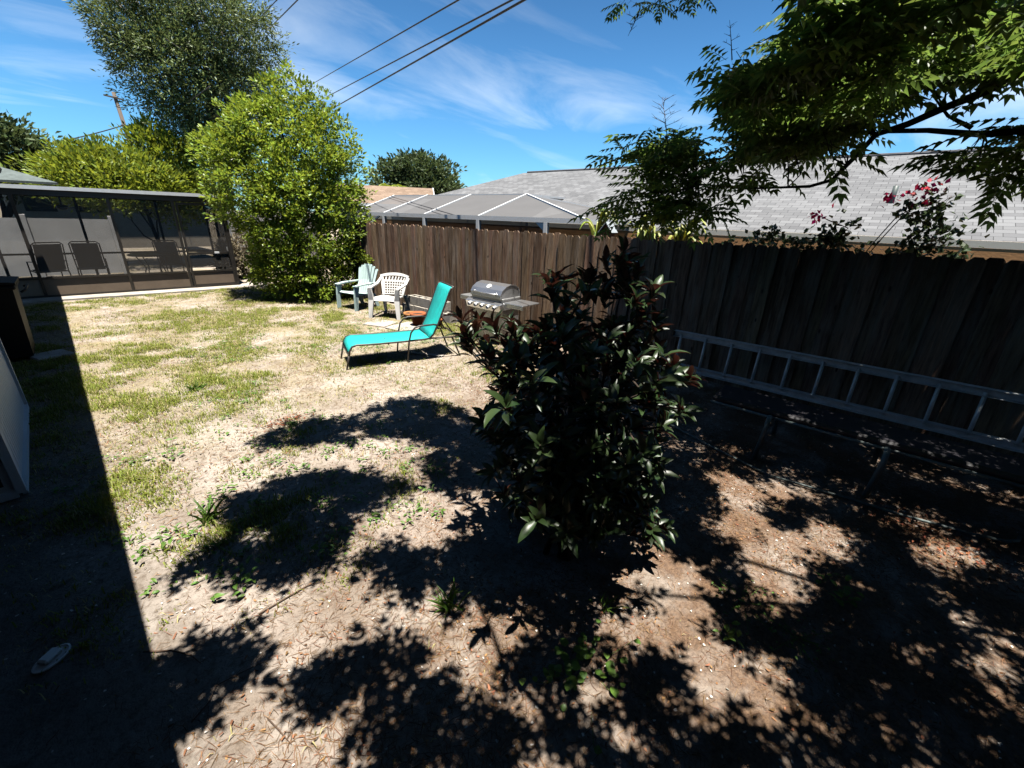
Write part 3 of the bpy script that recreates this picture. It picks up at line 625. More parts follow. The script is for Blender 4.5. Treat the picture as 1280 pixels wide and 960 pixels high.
# ------------------------------------------------------------------ white lattice chair
wc = thing('resin_chair', 'white resin armchair with lattice back beside the concrete blocks', 'chair', (5.20, 7.84, 0), R_(-58))
MB().strip([[(-0.25, -0.26, 0.36), (0, -0.27, 0.365), (0.25, -0.26, 0.36)], [(-0.26, -0.23, 0.42), (0, -0.23, 0.415), (0.26, -0.23, 0.42)], [(-0.23, 0.20, 0.40), (0, 0.20, 0.38), (0.23, 0.20, 0.40)]], 0.02).build('seat', M['white_resin'], wc)
bk = MB()
def bp_(u, t): # u -1..1 , t 0..1 height
    w = 0.22 + 0.07 * t; return (u * w, 0.22 + 0.17 * t - 0.05 * (u * u) * 0.9, 0.42 + 0.42 * t)
rows_t = [0.02, 0.14, 0.26, 0.38, 0.50, 0.62]
for t_ in rows_t: bk.strip([[bp_(u, t_) for u in np.linspace(-1, 1, 7)], [bp_(u, t_ + 0.045) for u in np.linspace(-1, 1, 7)]], 0.012)
for u in np.linspace(-0.86, 0.86, 9): bk.strip([[bp_(u - 0.04, 0.03), bp_(u + 0.04, 0.03)], [bp_(u - 0.04, 0.64), bp_(u + 0.04, 0.64)]], 0.011)
bk.strip([[bp_(u, 0.655) for u in np.linspace(-1, 1, 9)], [bp_(u, 0.72) for u in np.linspace(-1, 1, 9)]], 0.014)
for u in np.linspace(-0.75, 0.75, 7): bk.strip([[bp_(u - 0.07, 0.71), bp_(u + 0.05, 0.71)], [bp_(u - 0.01, 0.88), bp_(u + 0.10, 0.88)]], 0.012)
bk.strip([[bp_(u, 0.86 + 0.06 * (1 - u * u)) for u in np.linspace(-1.12, 1.12, 11)], [bp_(u, 0.97 + 0.09 * (1 - u * u)) for u in np.linspace(-1.12, 1.12, 11)]], 0.03)
for s in (-1, 1): bk.strip([[bp_(s * 0.88, 0.0), bp_(s * 1.08, 0.0)], [bp_(s * 0.90, 0.5), bp_(s * 1.12, 0.5)], [bp_(s * 0.92, 0.92), bp_(s * 1.15, 0.95)]], 0.022)
bk.build('backrest', M['white_resin'], wc)
for s in (-1, 1):
    MB().strip([[(s * 0.30 - 0.035, -0.30, 0.615), (s * 0.30 + 0.035, -0.30, 0.615)], [(s * 0.31 - 0.035, -0.1, 0.64), (s * 0.31 + 0.035, -0.1, 0.64)], [(s * 0.315 - 0.03, 0.12, 0.66), (s * 0.315 + 0.03, 0.12, 0.66)], [(s * 0.31 - 0.025, 0.27, 0.74), (s * 0.31 + 0.025, 0.29, 0.74)], [(s * 0.29 - 0.02, 0.335, 0.80), (s * 0.29 + 0.02, 0.345, 0.80)]], 0.025).build('armrest', M['white_resin'], wc)
    MB().strip([[(s * 0.31 - 0.03, -0.35, 0), (s * 0.31 + 0.03, -0.33, 0), (s * 0.31 + 0.02, -0.29, 0)], [(s * 0.28 - 0.06, -0.29, 0.38), (s * 0.28 + 0.04, -0.28, 0.38), (s * 0.28 + 0.02, -0.20, 0.38)], [(s * 0.30 - 0.04, -0.30, 0.61), (s * 0.30 + 0.03, -0.30, 0.61), (s * 0.30 + 0.02, -0.25, 0.61)]], 0.02).build('leg', M['white_resin'], wc)
    MB().strip([[(s * 0.29 - 0.03, 0.40, 0), (s * 0.29 + 0.03, 0.37, 0)], [(s * 0.24 - 0.05, 0.25, 0.42), (s * 0.24 + 0.05, 0.23, 0.42)]], 0.025).build('leg', M['white_resin'], wc)

# ------------------------------------------------------------------ turquoise lounger
lg = thing('sun_lounger', 'turquoise sling lounger with raised back and dark tube frame on the lawn', 'lounger', (2.92, 5.60, 0), R_(-21.4))
HW = 0.29; SZ = 0.345
seat_p = [(0.0, 0.20), (0.015, 0.27), (0.05, 0.325), (0.11, SZ), (0.4, SZ - 0.012), (0.75, SZ - 0.015), (1.08, SZ - 0.012), (1.16, SZ - 0.005)]
MB().strip([[(x, -HW + 0.02, z), (x, 0, z - 0.012 * (0.1 < x < 1.1)), (x, HW - 0.02, z)] for x, z in seat_p], 0.008).build('seat_sling', M['sling'], lg, True)
back_p = [(1.16, SZ - 0.005), (1.22, 0.40), (1.30, 0.56), (1.40, 0.80), (1.48, 1.00), (1.51, 1.055), (1.55, 1.075)]
MB().strip([[(x, -HW + 0.02, z), (x + 0.015, 0, z - 0.005), (x, HW - 0.02, z)] for x, z in back_p], 0.008).build('backrest_sling', M['sling'], lg, True)
f = MB()
for s in (-1, 1):
    f.tube([(x, s * HW, z) for x, z in seat_p], 0.014, 8); f.tube([(x, s * HW, z) for x, z in back_p], 0.014, 8)
    f.tube([(1.16, s * HW, SZ - 0.005), (1.62, s * HW, SZ - 0.02)], 0.013, 8)
f.tube([(1.55, -HW, 1.075), (1.565, 0, 1.077), (1.55, HW, 1.075)], 0.014); f.tube([(0.0, -HW, 0.2), (0.0, HW, 0.2)], 0.012); f.tube([(0.55, -HW, SZ - 0.03), (0.55, HW, SZ - 0.03)], 0.012); f.tube([(1.62, -HW, SZ - 0.02), (1.62, HW, SZ - 0.02)], 0.013)
for s in (-0.2, 0.2): f.tube([(1.58, s, SZ - 0.02), (1.36, s, 0.66)], 0.01)
f.build('frame', M['frame_brown'], lg, True)
for s in (-1, 1):
    MB().tube([(0.0, s * HW, 0.21), (-0.05, s * HW, 0.0)], 0.013, 8).build('leg', M['frame_brown'], lg, True)
    MB().tube([(1.52, s * (HW - 0.02), SZ - 0.03), (1.64, s * HW, 0.0)], 0.013, 8).build('leg', M['frame_brown'], lg, True)
    MB().tube([(0.80, s * (HW + 0.02), 0.0), (0.84, s * (HW + 0.025), 0.33), (0.875, s * (HW + 0.03), 0.46), (0.93, s * (HW + 0.03), 0.525), (1.0, s * (HW + 0.03), 0.548), (1.22, s * (HW + 0.02), 0.55), (1.27, s * HW, 0.535)], 0.013, 8).build('armrest', M['frame_brown'], lg, True)

# ------------------------------------------------------------------ gas grill
gr = thing('gas_grill', 'stainless steel gas grill with closed curved lid against the fence', 'grill', (5.45, 5.02, 0))
GY0, GY1 = -0.34, 0.36     # local y of the firebox
bd = MB(); bd.box((0.02, 0.01, 0.70), (0.46, 0.74, 0.20), None, 0.01); bd.build('firebox', M['steel_dull'], gr)
cart = MB(); cart.box((0.02, 0.01, 0.33), (0.42, 0.70, 0.52)); cart.build('cart', M['steel_dull'], gr)
lp = []
pr = [(-0.25, 0.80), (-0.245, 0.86), (-0.20, 0.925), (-0.10, 0.985), (0.02, 1.01), (0.14, 0.99), (0.22, 0.94), (0.245, 0.87), (0.25, 0.80)]
lidm = MB(); lidm.strip([[(x, GY0, z) for x, z in pr], [(x, GY1, z) for x, z in pr]], 0.012)
n = len(pr)
lid = lidm.build('lid', M['steel'], gr, False)
for y in (GY0 + 0.008, GY1 - 0.008): MB().add([(x * 0.985, y, z - 0.006) for x, z in pr] + [(x * 0.985, y + 0.01, z - 0.006) for x, z in pr], [tuple(range(n)), tuple(range(2 * n - 1, n - 1, -1))]).build('end_plate', M['steel_dull'], lid)
MB().tube([(-0.245, GY0 + 0.1, 0.88), (-0.285, GY0 + 0.1, 0.87), (-0.285, GY1 - 0.1, 0.87), (-0.245, GY1 - 0.1, 0.88)], 0.012).build('handle', M['steel'], lid, True)
MB().tube([(-0.147, 0.01, 0.958), (-0.158, 0.01, 0.972)], 0.045, 14).build('thermometer', M['white_alu'], lid)
MB().box((-0.27, 0.01, 0.665), (0.09, 0.80, 0.13), (0, R_(-18), 0), 0.008).build('control_panel', M['steel'], gr)
for k in range(5): MB().tube([(-0.318, -0.28 + 0.145 * k, 0.665), (-0.36, -0.28 + 0.145 * k, 0.655)], 0.030, 12).build('knob', M['white_alu'], gr)
for a, b_ in ((-0.80, -0.40), (0.40, 0.64)):
    MB().box((-0.01, (a + b_) / 2, 0.745), (0.44, b_ - a, 0.025), None, 0.006).box((-0.225, (a + b_) / 2, 0.715), (0.02, b_ - a, 0.06)).build('side_shelf', M['steel'] if a < 0 else M['steel_dull'], gr)
for x in (-0.17, 0.21):
    for y in (-0.31, 0.33): MB().box((x, y, 0.04), (0.05, 0.05, 0.10)).build('leg', M['black_iron'], gr)

# ------------------------------------------------------------------ concrete blocks, pots, pavers
def block_mesh():
    mb = MB(); L, Wb, Hb, t = 0.39, 0.19, 0.19, 0.035
    mb.box((-Wb / 2 + t / 2, 0, Hb / 2), (t, L, Hb)); mb.box((Wb / 2 - t / 2, 0, Hb / 2), (t, L, Hb))
    for y in (-L / 2 + t / 2, 0, L / 2 - t / 2): mb.box((0, y, Hb / 2 - 0.002), (Wb - 2 * t, t, Hb - 0.008))
    return mb
BX = 5.80
bm = block_mesh().build('concrete_block', M['block'])
labs = [('lower course', 0, 'nearest the white chair'), ('lower course', 1, 'second from the white chair'), ('lower course', 2, 'in the middle of the row'), ('lower course', 3, 'nearest the grill'),
        ('upper course', 0, 'nearest the white chair, hollow cores showing'), ('upper course', 1, 'second from the white chair'), ('upper course', 2, 'nearest the grill')]
for q, (crs, k, where) in enumerate(labs):
    ob = bm if q == 0 else bm.copy()
    if q: COL.objects.link(ob)
    up = crs == 'upper course'
    ob.location = (BX - (0.06 if not up else 0.0) + random.uniform(-.015, .015), (7.85 if not up else 7.70) - 0.405 * k, 0.005 + (0.193 if up else 0)); ob.rotation_euler = (0, 0, random.uniform(-.03, .03))
    tag(ob, f'grey hollow concrete block in the {crs}, {where}', 'concrete block', 'concrete blocks stacked by the fence')
def pot(loc, r, h, label, m, bowl=False):
    p = thing('flower_pot', label, 'flower pot', loc)
    if bowl: prof = [(r * 0.55, 0), (r * 0.85, h * 0.35), (r * 0.98, h * 0.7), (r, h), (r * 0.9, h), (r * 0.85, h * 0.8)]
    else: prof = [(r * 0.66, 0), (r * 0.90, h * 0.72), (r * 1.0, h * 0.73), (r * 1.04, h), (r * 0.93, h), (r * 0.86, h * 0.82)]
    MB().lathe(prof, n=24).build('pot_body', m, p, True)
    MB().lathe([(r * 0.86, h * 0.80), (r * 0.84, h * 0.86)], n=20).build('potting_soil', M['soil'], p)
pot((5.30, 7.28, 0.01), 0.145, 0.145, 'squat orange clay bowl beside the white chair leg', M['orange_bowl'], True)
pot((5.03, 6.68, 0.045), 0.15, 0.24, 'larger rimmed terracotta pot standing on the pale paver', M['terracotta'])
pot((5.30, 6.42, 0.01), 0.11, 0.17, 'small terracotta pot half hidden behind the lounger back', M['terracotta'])
tag(MB().box((4.82, 6.62, 0.012), (0.62, 0.78, 0.06), (0, 0, 0.15), 0.01).build('stone_paver', M['concrete']), 'pale square paver under the terracotta pot', 'paver')
tag(MB().box((4.62, 7.35, 0.010), (0.46, 0.5, 0.05), (0, 0, 0.35), 0.01).build('stone_paver', M['concrete']), 'pale paver in front of the white chair', 'paver')
tag(MB().box((3.98, 5.16, 0.015), (0.07, 0.62, 0.022), (0, 0, 0.45), 0.003).build('wood_plank', M['fence_grey']), 'short pale board lying under the lounger', 'board')

# ------------------------------------------------------------------ ladder, bench, pipe
ld = thing('ladder', 'aluminium ladder lying on edge along the dark fence', 'ladder', (5.45, 0, 0))
LY0, LY1 = 1.88, -3.2
def rail(z, x, nm):
    mb = MB(); mb.box((x, (LY0 + LY1) / 2, z), (0.022, LY0 - LY1, 0.075)); mb.box((x - 0.03, (LY0 + LY1) / 2, z + 0.034), (0.05, LY0 - LY1 - 0.01, 0.006)); mb.box((x - 0.03, (LY0 + LY1) / 2, z - 0.034), (0.05, LY0 - LY1 - 0.01, 0.006))
    return mb.build(nm, M['alu'], ld, world=True)
rail(0.735, 5.50, 'rail'); rail(0.325, 5.44, 'rail')
y = LY0 - 0.10
while y > LY1:
    MB().tube([(5.475, y, 0.73), (5.415, y, 0.33)], 0.0165, 10).build('rung', M['alu'], ld, True, world=True); y -= 0.305
for q_ in ((5.47, 0.735), (5.41, 0.325)): MB().box((q_[0], LY0 + 0.004, q_[1]), (0.09, 0.02, 0.085)).build('end_cap', M['black_iron'], ld, world=True)
be = thing('garden_bench', 'long dark low bench with grey tube legs in front of the ladder', 'bench', (4.55, -0.6, 0))
bt = MB(); bt.box((4.55, -0.55, 0.43), (0.43, 3.1, 0.06), None, 0.02); bt.build('seat', M['bench_top'], be, world=True)
MB().tube([(4.32, 1.0, 0.40), (4.32, -2.05, 0.40)], 0.014).tube([(4.78, 1.0, 0.40), (4.78, -2.05, 0.40)], 0.014).build('seat_frame', M['tube_grey'], be, True, world=True)
for y in (0.46, -0.38, -1.7):
    MB().tube([(4.17, y + 0.03, 0.0), (4.18, y, 0.34), (4.20, y, 0.40), (4.26, y, 0.425), (4.32, y, 0.40)], 0.021, 10).build('leg', M['tube_grey'], be, True, world=True)
    MB().tube([(4.90, y, 0.0), (4.89, y, 0.34), (4.86, y, 0.40), (4.78, y, 0.40)], 0.021, 10).build('leg', M['tube_grey'], be, True, world=True)
tag(MB().tube([(4.30, 1.35, 0.02), (4.12, 0.9, 0.022), (3.93, 0.31, 0.022), (3.99, -0.15, 0.022), (4.02, -0.5, 0.022), (4.10, -0.95, 0.022), (4.17, -1.15, 0.022), (4.24, -1.22, 0.022), (4.36, -1.25, 0.02)], 0.011, 8).build('ground_pipe', M['tube_grey'], None, True), 'thin grey pipe lying on the ground in front of the bench', 'pipe')
wl = thing('valve_lid', 'oval white plastic lid with square block lying in the house shadow', 'lid', (-0.33, 2.55, 0.012), R_(35))
MB().lathe([(0.06, 0), (0.076, 0.004), (0.076, 0.012), (0.068, 0.014), (0.065, 0.008), (0.02, 0.008)], n=28, sx=1.0, sy=0.66).build('plate', M['white_resin'], wl)
MB().box((0.0, 0.005, 0.022), (0.08, 0.05, 0.028), (0.05, 0.06, 0.1), 0.008).build('raised_block', M['white_resin'], wl)

# ------------------------------------------------------------------ beyond the fence: grey roofed house, pool cage, brown roofed house, far house
M['ridge'] = mat('ridge_shingle', (0.12, 0.12, 0.13), 0.95, var=0.3)
def quad_uv(o, uvs):
    me = o.data; l = me.uv_layers.new(name='UVMap')
    for p in me.polygons:
        for li in p.loop_indices:
            v = me.vertices[me.loops[li].vertex_index].co; l.data[li].uv = uvs(v, p.normal)
def uv_roof(v, n):
    sl_ = v.z / max(0.05, math.sqrt(max(0, 1 - n.z * n.z)))
    # along-slope and along-eave coordinates
    if abs(n.x) >= abs(n.y): return (v.y, sl_)
    return (v.x, sl_)
def hip_roof(root, x0, x1, y0, y1, ze, zr, ins_y0, ins_y1, m, th=0.05, hip0=True, hip1=True):
    xm = (x0 + x1) / 2; a, b = y0 + ins_y0, y1 - ins_y1
    V = [(x0, y0, ze), (x1, y0, ze), (x1, y1, ze), (x0, y1, ze), (xm, a, zr), (xm, b, zr)]
    Fq = [(0, 4, 5, 3), (2, 5, 4, 1), (1, 4, 0), (3, 5, 2), (0, 3, 2, 1)]
    o = MB().add(V, Fq).build('roof', m, root, world=True); quad_uv(o, uv_roof); return o
gh = thing('neighbor_house', 'neighbouring house with long grey shingle roof and orange walls over the fence', 'house', (14.7, 2, -0.4))
rf = hip_roof(gh, 10.0, 19.6, -13.0, 17.0, 1.96, 3.76, 4.8, 4.8, M['shingle_grey'])
MB().tube([(14.8, -8.0, 3.775), (14.8, 12.0, 3.775)], 0.04, 8).build('ridge_cap', M['ridge'], rf, world=True)
MB().box((14.82, 2, 0.72), (9.772, 29.9, 2.26)).build('wall', M['stucco_orange'], gh, world=True)
MB().box((9.955, 2, 1.905), (0.05, 30.06, 0.105)).box((14.8, 17.03, 1.905), (9.6, 0.05, 0.105)).build('fascia', M['trim'], gh, world=True)
p = PVENT = None
vp_ = MB().tube([(11.6, 0.28, 2.5), (11.6, 0.28, 2.86)], 0.045, 10); vp_.build('vent_pipe', M['tube_grey'], rf, True, world=True)
pc = thing('pool_cage', 'white framed pool cage with grey screen roof just over the fence', 'pool cage', (8.6, 9, -0.4))
ZB, ZC = 2.03, 2.66
f = MB(); f.bar((8, 4.9, ZB), (8, 13.8, ZB), 0.06, 0.10); f.bar((8, 4.9, ZB), (12.5, 4.9, ZB), 0.06, 0.10); f.bar((8, 13.8, ZB), (12.5, 13.8, ZB), 0.06, 0.10)
f.bar((10, 8.1, ZC), (10, 14.3, ZC), 0.05, 0.05); f.bar((8, 4.9, ZB + 0.02), (10, 8.1, ZC), 0.05, 0.07)
for yb, yt in ((7.99, 8.1), (10.1, 10.3), (12.05, 12.4), (13.8, 14.3)):
    f.bar((8, yb, ZB + 0.02), (10, yt, ZC), 0.05, 0.07); f.bar((10, yt, ZC), (12.5, yt, ZC), 0.05, 0.05)
f.bar((10, 8.1, ZC), (12.5, 4.9, ZB), 0.05, 0.07)
f.build('roof_frame', M['white_alu'], pc, world=True)
for y in (5.9, 7.99, 10.1, 12.05, 13.2):
    cm = MB().box((8, y, 0.79), (0.09, 0.09, 2.38)); cm.build('column', M['white_alu'], pc, world=True)
MB().add([(7.99, 5.85, 1.72), (7.99, 5.85, 1.98), (7.99, 6.2, 1.98), (8.02, 5.85, 1.72), (8.02, 5.85, 1.98), (8.02, 6.2, 1.98)], [(0, 1, 2), (5, 4, 3), (0, 3, 4, 1), (1, 4, 5, 2), (2, 5, 3, 0)]).build('bracket', M['white_alu'], pc, world=True)
MB().bar((8.0, 12.95, 1.70), (8.0, 12.3, 1.98), 0.04, 0.05).build('brace', M['white_alu'], pc, world=True)
def panel(pts, nm='screen_panel'):
    return MB().add(pts, [tuple(range(len(pts)))]).build(nm, M['roof_screen'], pc, world=True)
ys = [(7.99, 8.1), (10.1, 10.3), (12.05, 12.4), (13.8, 14.3)]
for (a, a2), (b_, b2) in zip(ys, ys[1:]):
    panel([(8.02, a, ZB + .03), (9.98, a2, ZC), (9.98, b2, ZC), (8.02, b_, ZB + .03)], 'roof_screen'); panel([(10.02, a2, ZC), (12.5, a2, ZC), (12.5, b2, ZC), (10.02, b2, ZC)], 'roof_screen')
panel([(8.02, 4.93, ZB + .03), (9.98, 8.1, ZC), (8.02, 7.99, ZB + .03)], 'roof_screen'); panel([(8.05, 4.92, ZB + .03), (12.5, 4.92, ZB + .03), (10.02, 8.08, ZC)], 'roof_screen')
M['wall_screen'] = mat_screen('wall_screen_mesh', (0.05, 0.05, 0.05), 0.45)
MB().add([(8, 5.9, -0.3), (8, 13.8, -0.3), (8, 13.8, ZB - .05), (8, 5.9, ZB - .05)], [(0, 1, 2, 3)]).build('wall_screen', M['wall_screen'], pc, world=True)

bh = thing('brown_roof_house', 'far house with brown shingle roof and white gable trim', 'house', (17, 23, -0.4))
V = [(13.2, 24.9, 2.55), (18.0, 21.6, 2.55), (20.2, 24.8, 2.55), (15.4, 28.1, 2.55), (14.3, 26.5, 3.62), (19.1, 23.2, 3.62)]
o = MB().add(V, [(0, 1, 5, 4), (2, 3, 4, 5), (1, 2, 5), (3, 0, 4)]).build('roof', M['shingle_brown'], bh, world=True); quad_uv(o, uv_roof)
MB().bar((18.0, 21.6, 2.50), (19.12, 23.18, 3.58), 0.05, 0.16).bar((20.2, 24.8, 2.50), (19.12, 23.22, 3.58), 0.05, 0.16).bar((13.2, 24.9, 2.50), (18.0, 21.6, 2.50), 0.04, 0.14).build('gable_trim', M['white_alu'], bh, world=True)
MB().add([(x, y, z) for z in (-0.4, 2.5) for x, y in ((13.6, 24.9), (17.9, 21.95), (19.9, 24.8), (15.5, 27.7))], [(0, 1, 5, 4), (1, 2, 6, 5), (2, 3, 7, 6), (3, 0, 4, 7)]).build('wall', M['stucco_beige'], bh, world=True)
fh = thing('distant_house', 'far house with dark grey hip roof left of the utility pole', 'house', (3.5, 31, 0))
hip_roof(fh, 0.5, 8.5, 29.0, 36.0, 3.15, 4.5, 3.3, 3.3, M['dark_roof'])
MB().box((4.5, 32.5, 1.55), (7.2, 6.2, 3.1)).build('wall', M['stucco_beige'], fh, world=True)
for x in (1.8, 3.4): MB().box((x, 29.385, 2.2), (1.0, 0.06, 1.1)).build('window', M['glass'], fh, world=True)

# ------------------------------------------------------------------ utility pole and wires
up = thing('utility_pole', 'leaning wooden utility pole with small insulators far behind the porch', 'utility pole', (8.27, 44.2, 0))
MB().tube([(8.75, 44.2, 0), (8.2, 44.2, 9.35)], [0.16, 0.11], 12).build('pole_shaft', M['pole'], up, True, world=True)
MB().bar((8.6, 44.1, 8.95), (7.6, 44.1, 9.05), 0.09, 0.09).build('crossarm', M['pole'], up, world=True)
for z in (6.4, 6.75, 7.3): MB().tube([(8.1, 44.05, z), (8.75, 44.05, z + 0.03)], 0.05, 8).build('insulator', M['wire'], up, True, world=True)
def cable(a, b, sag, r, label):
    a, b = np.array(a, float), np.array(b, float); P = [a + (b - a) * t - np.array([0, 0, 4 * sag * t * (1 - t)]) for t in np.linspace(0, 1, 30)]
    tag(MB().tube(P, r, 6).build('power_line', M['wire'], None, True), label, 'power line', 'overhead power lines')
def ext(p0, p1, t): return p0 + (p1 - p0) * t
for (p0, p1, r, lab) in (((385, 108), (573, 0), 0.013, 'thin upper overhead cable above the bright bush'),
                         ((395, 128), (640, 0), 0.016, 'middle overhead cable of the three above the bush'),
                         ((399, 145), (655, 0), 0.020, 'thickest lowest overhead cable above the bush')):
    a = AT(*p0, 30); b_ = AT(*p1, 9); cable(ext(a, b_, -0.25), ext(a, b_, 1.7), 0.0, r, lab)
a = AT(332, 40, 30); b_ = AT(372, 0, 16); cable(ext(a, b_, -0.3), ext(a, b_, 1.5), 0, 0.016, 'short cable slanting up above the grey green tree, right one')
a = AT(312, 36, 30); b_ = AT(346, 0, 16); cable(ext(a, b_, -0.3), ext(a, b_, 1.5), 0, 0.012, 'short cable slanting up above the grey green tree, left one')
cable(AT(-60, 195, 38), (8.3, 44.1, 7.35), 0.25, 0.035, 'cable from the utility pole to the left edge')
cable((8.4, 44.1, 7.2), AT(262, 108, 17), 0.3, 0.014, 'cable from the utility pole through the big tree')

# ------------------------------------------------------------------ trees
def tree(name, label, base, lobes, leafs, m, mb_, seed, r0, cat='tree', nl=6, group=None, limbs_r=0.35, inner=0.5):
    t = thing(name, label, cat, base, group=group); r = random.Random(seed)
    top = np.mean([l[0] for l in lobes], 0); tm = MB(); P, Rr = limb(base, top, r0, r0 * 0.45, 7, 0.05, seed); tm.tube(P, Rr, 8)
    for k, l in enumerate(lobes):
        s = P[min(2 + k % 5, 6)]; Q, Rq = limb(s, np.array(l[0]) + np.array([0, 0, l[1][2] * 0.5]), r0 * limbs_r, r0 * 0.06, 6, 0.08, seed + k + 1); tm.tube(Q, Rq, 6)
        for j in range(nl):
            e = np.array(l[0]) + np.array([r.uniform(-1, 1) * l[1][0], r.uniform(-1, 1) * l[1][1], r.uniform(-.6, 1) * l[1][2]]) * 0.8
            Q2, R2 = limb(Q[2 + j % 4], e, r0 * 0.10, r0 * 0.03, 4, 0.1, seed * 7 + k * 10 + j); tm.tube(Q2, R2, 5)
    tm.build('trunk', mb_, t, True, world=True)
    n_cl, per, cl_r, L, Wf, upb = leafs
    leafy('crown', m, t, lobes, n_cl, per, cl_r, L, Wf, seed, upb, inner)
    return t
def lob(px, py, D, rx, rz, ry=None):
    c = AT(px, py, D); s = D / FPX * 1.06   # metres per pixel near the axis
    return (tuple(c), (rx * s, (ry or rx) * s, rz * s))
# bright bush left of the fence end
BB = [lob(380, 325, 12.3, 50, 45), lob(385, 275, 12.3, 58, 50), lob(345, 240, 12.5, 58, 42), lob(308, 208, 12.6, 38, 36), lob(360, 195, 12.6, 56, 48), lob(366, 138, 12.9, 24, 34), lob(408, 220, 12.4, 38, 50), lob(422, 270, 12.2, 26, 52), lob(402, 165, 12.6, 24, 36), lob(322, 168, 12.7, 28, 32), lob(278, 192, 12.7, 18, 20), lob(432, 190, 12.5, 12, 26), lob(345, 132, 12.9, 13, 24), lob(290, 175, 12.7, 16, 24), lob(380, 118, 12.9, 9, 20), lob(340, 300, 12.4, 30, 36), lob(420, 325, 12.0, 28, 40), lob(352, 345, 12.1, 30, 20), lob(400, 350, 11.9, 40, 18)]
tree('leafy_bush', 'big bright yellow green bush at the end of the picket fence', (5.05, 11.6, 0), BB, (1900, 30, 0.17, 0.092, 0.48, 0.35), M['leaf_bush'], M['bark'], 21, 0.09, 'bush', inner=0.72)
# shrubs behind the porch
HB = [lob(108, 212, 21.5, 24, 22), lob(120, 212, 21.5, 14, 18), lob(158, 220, 21.5, 26, 22), lob(184, 192, 21.3, 14, 26), lob(203, 205, 21.2, 22, 30), lob(222, 210, 21.0, 20, 34), lob(150, 232, 21.2, 55, 22), lob(225, 245, 21, 34, 26), lob(90, 225, 21.4, 16, 14)]
tree('tall_shrub', 'yellow green shrub thicket rising behind the porch roof', (4.3, 20.6, 0), HB, (1250, 22, 0.28, 0.155, 0.42, 1.0), M['leaf_hedge'], M['bark'], 22, 0.08, 'shrub', inner=0.55)
# big grey-green tree
OB = [lob(175, 28, 22, 40, 36), lob(250, 40, 22, 58, 48), lob(310, 85, 22, 34, 44), lob(245, 105, 22, 56, 46), lob(200, 75, 22, 38, 40), lob(305, 125, 22, 32, 34), lob(238, 160, 22, 34, 36), lob(150, 25, 22, 24, 24), lob(215, -10, 22, 50, 28), lob(262, 200, 22, 30, 36), lob(285, 45, 22, 40, 36), lob(228, 135, 22, 22, 26)]
tree('oak_tree', 'tall grey green tree leaning behind the porch shrubs', (7.2, 21.5, 0), OB, (2500, 26, 0.36, 0.135, 0.30, 0.1), M['leaf_oak'], M['bark_pale'], 23, 0.26, nl=8, inner=0.45)
FT = [lob(520, 222, 40, 32, 22), lob(490, 228, 40, 24, 18), lob(553, 230, 40, 24, 20), lob(520, 208, 40, 22, 11), lob(535, 240, 40, 40, 14)]
tree('round_tree', 'dark round tree behind the brown roofed house', tuple(AT(522, 268, 40) * np.array([1, 1, 0])), FT, (700, 16, 0.7, 0.34, 0.5, 0.2), M['leaf_far'], M['bark'], 24, 0.2)
LT = [lob(10, 195, 26, 26, 24), lob(-20, 190, 26, 30, 30), lob(32, 200, 26, 16, 12)]
tree('dark_tree', 'dark tree at the left edge above the porch roof', tuple(AT(5, 300, 26) * np.array([1, 1, 0])), LT, (320, 18, 0.5, 0.24, 0.45, 0.2), M['leaf_far'], M['bark'], 25, 0.15)
tree('dry_hedge', 'dry pale twiggy hedge between the porch and the bright bush', (4.95, 15.4, 0), [((4.9, 15.5, 0.75), (0.55, 0.35, 0.6)), ((4.6, 15.3, 0.5), (0.4, 0.3, 0.5)), ((5.3, 15.6, 0.45), (0.4, 0.3, 0.45))], (260, 14, 0.14, 0.12, 0.3, 0.6), M['leaf_dry'], M['twig'], 27, 0.03, 'hedge', nl=10)
tree('small_shrub', 'small yellow green shrub at the foot of the dry hedge', (5.25, 14.6, 0), [((5.25, 14.6, 0.25), (0.28, 0.25, 0.25))], (60, 12, 0.1, 0.1, 0.45, 0.6), M['leaf_hedge'], M['twig'], 28, 0.015, 'shrub')
tree('climbing_plant', 'little yellow leaved plant climbing the fence behind the mint chair', (5.96, 9.8, 0), [((5.94, 9.85, 0.95), (0.08, 0.13, 0.16)), ((5.94, 9.9, 0.6), (0.06, 0.1, 0.25))], (36, 9, 0.07, 0.075, 0.5, 0.6), M['leaf_hedge'], M['twig'], 29, 0.01, 'plant', nl=3)

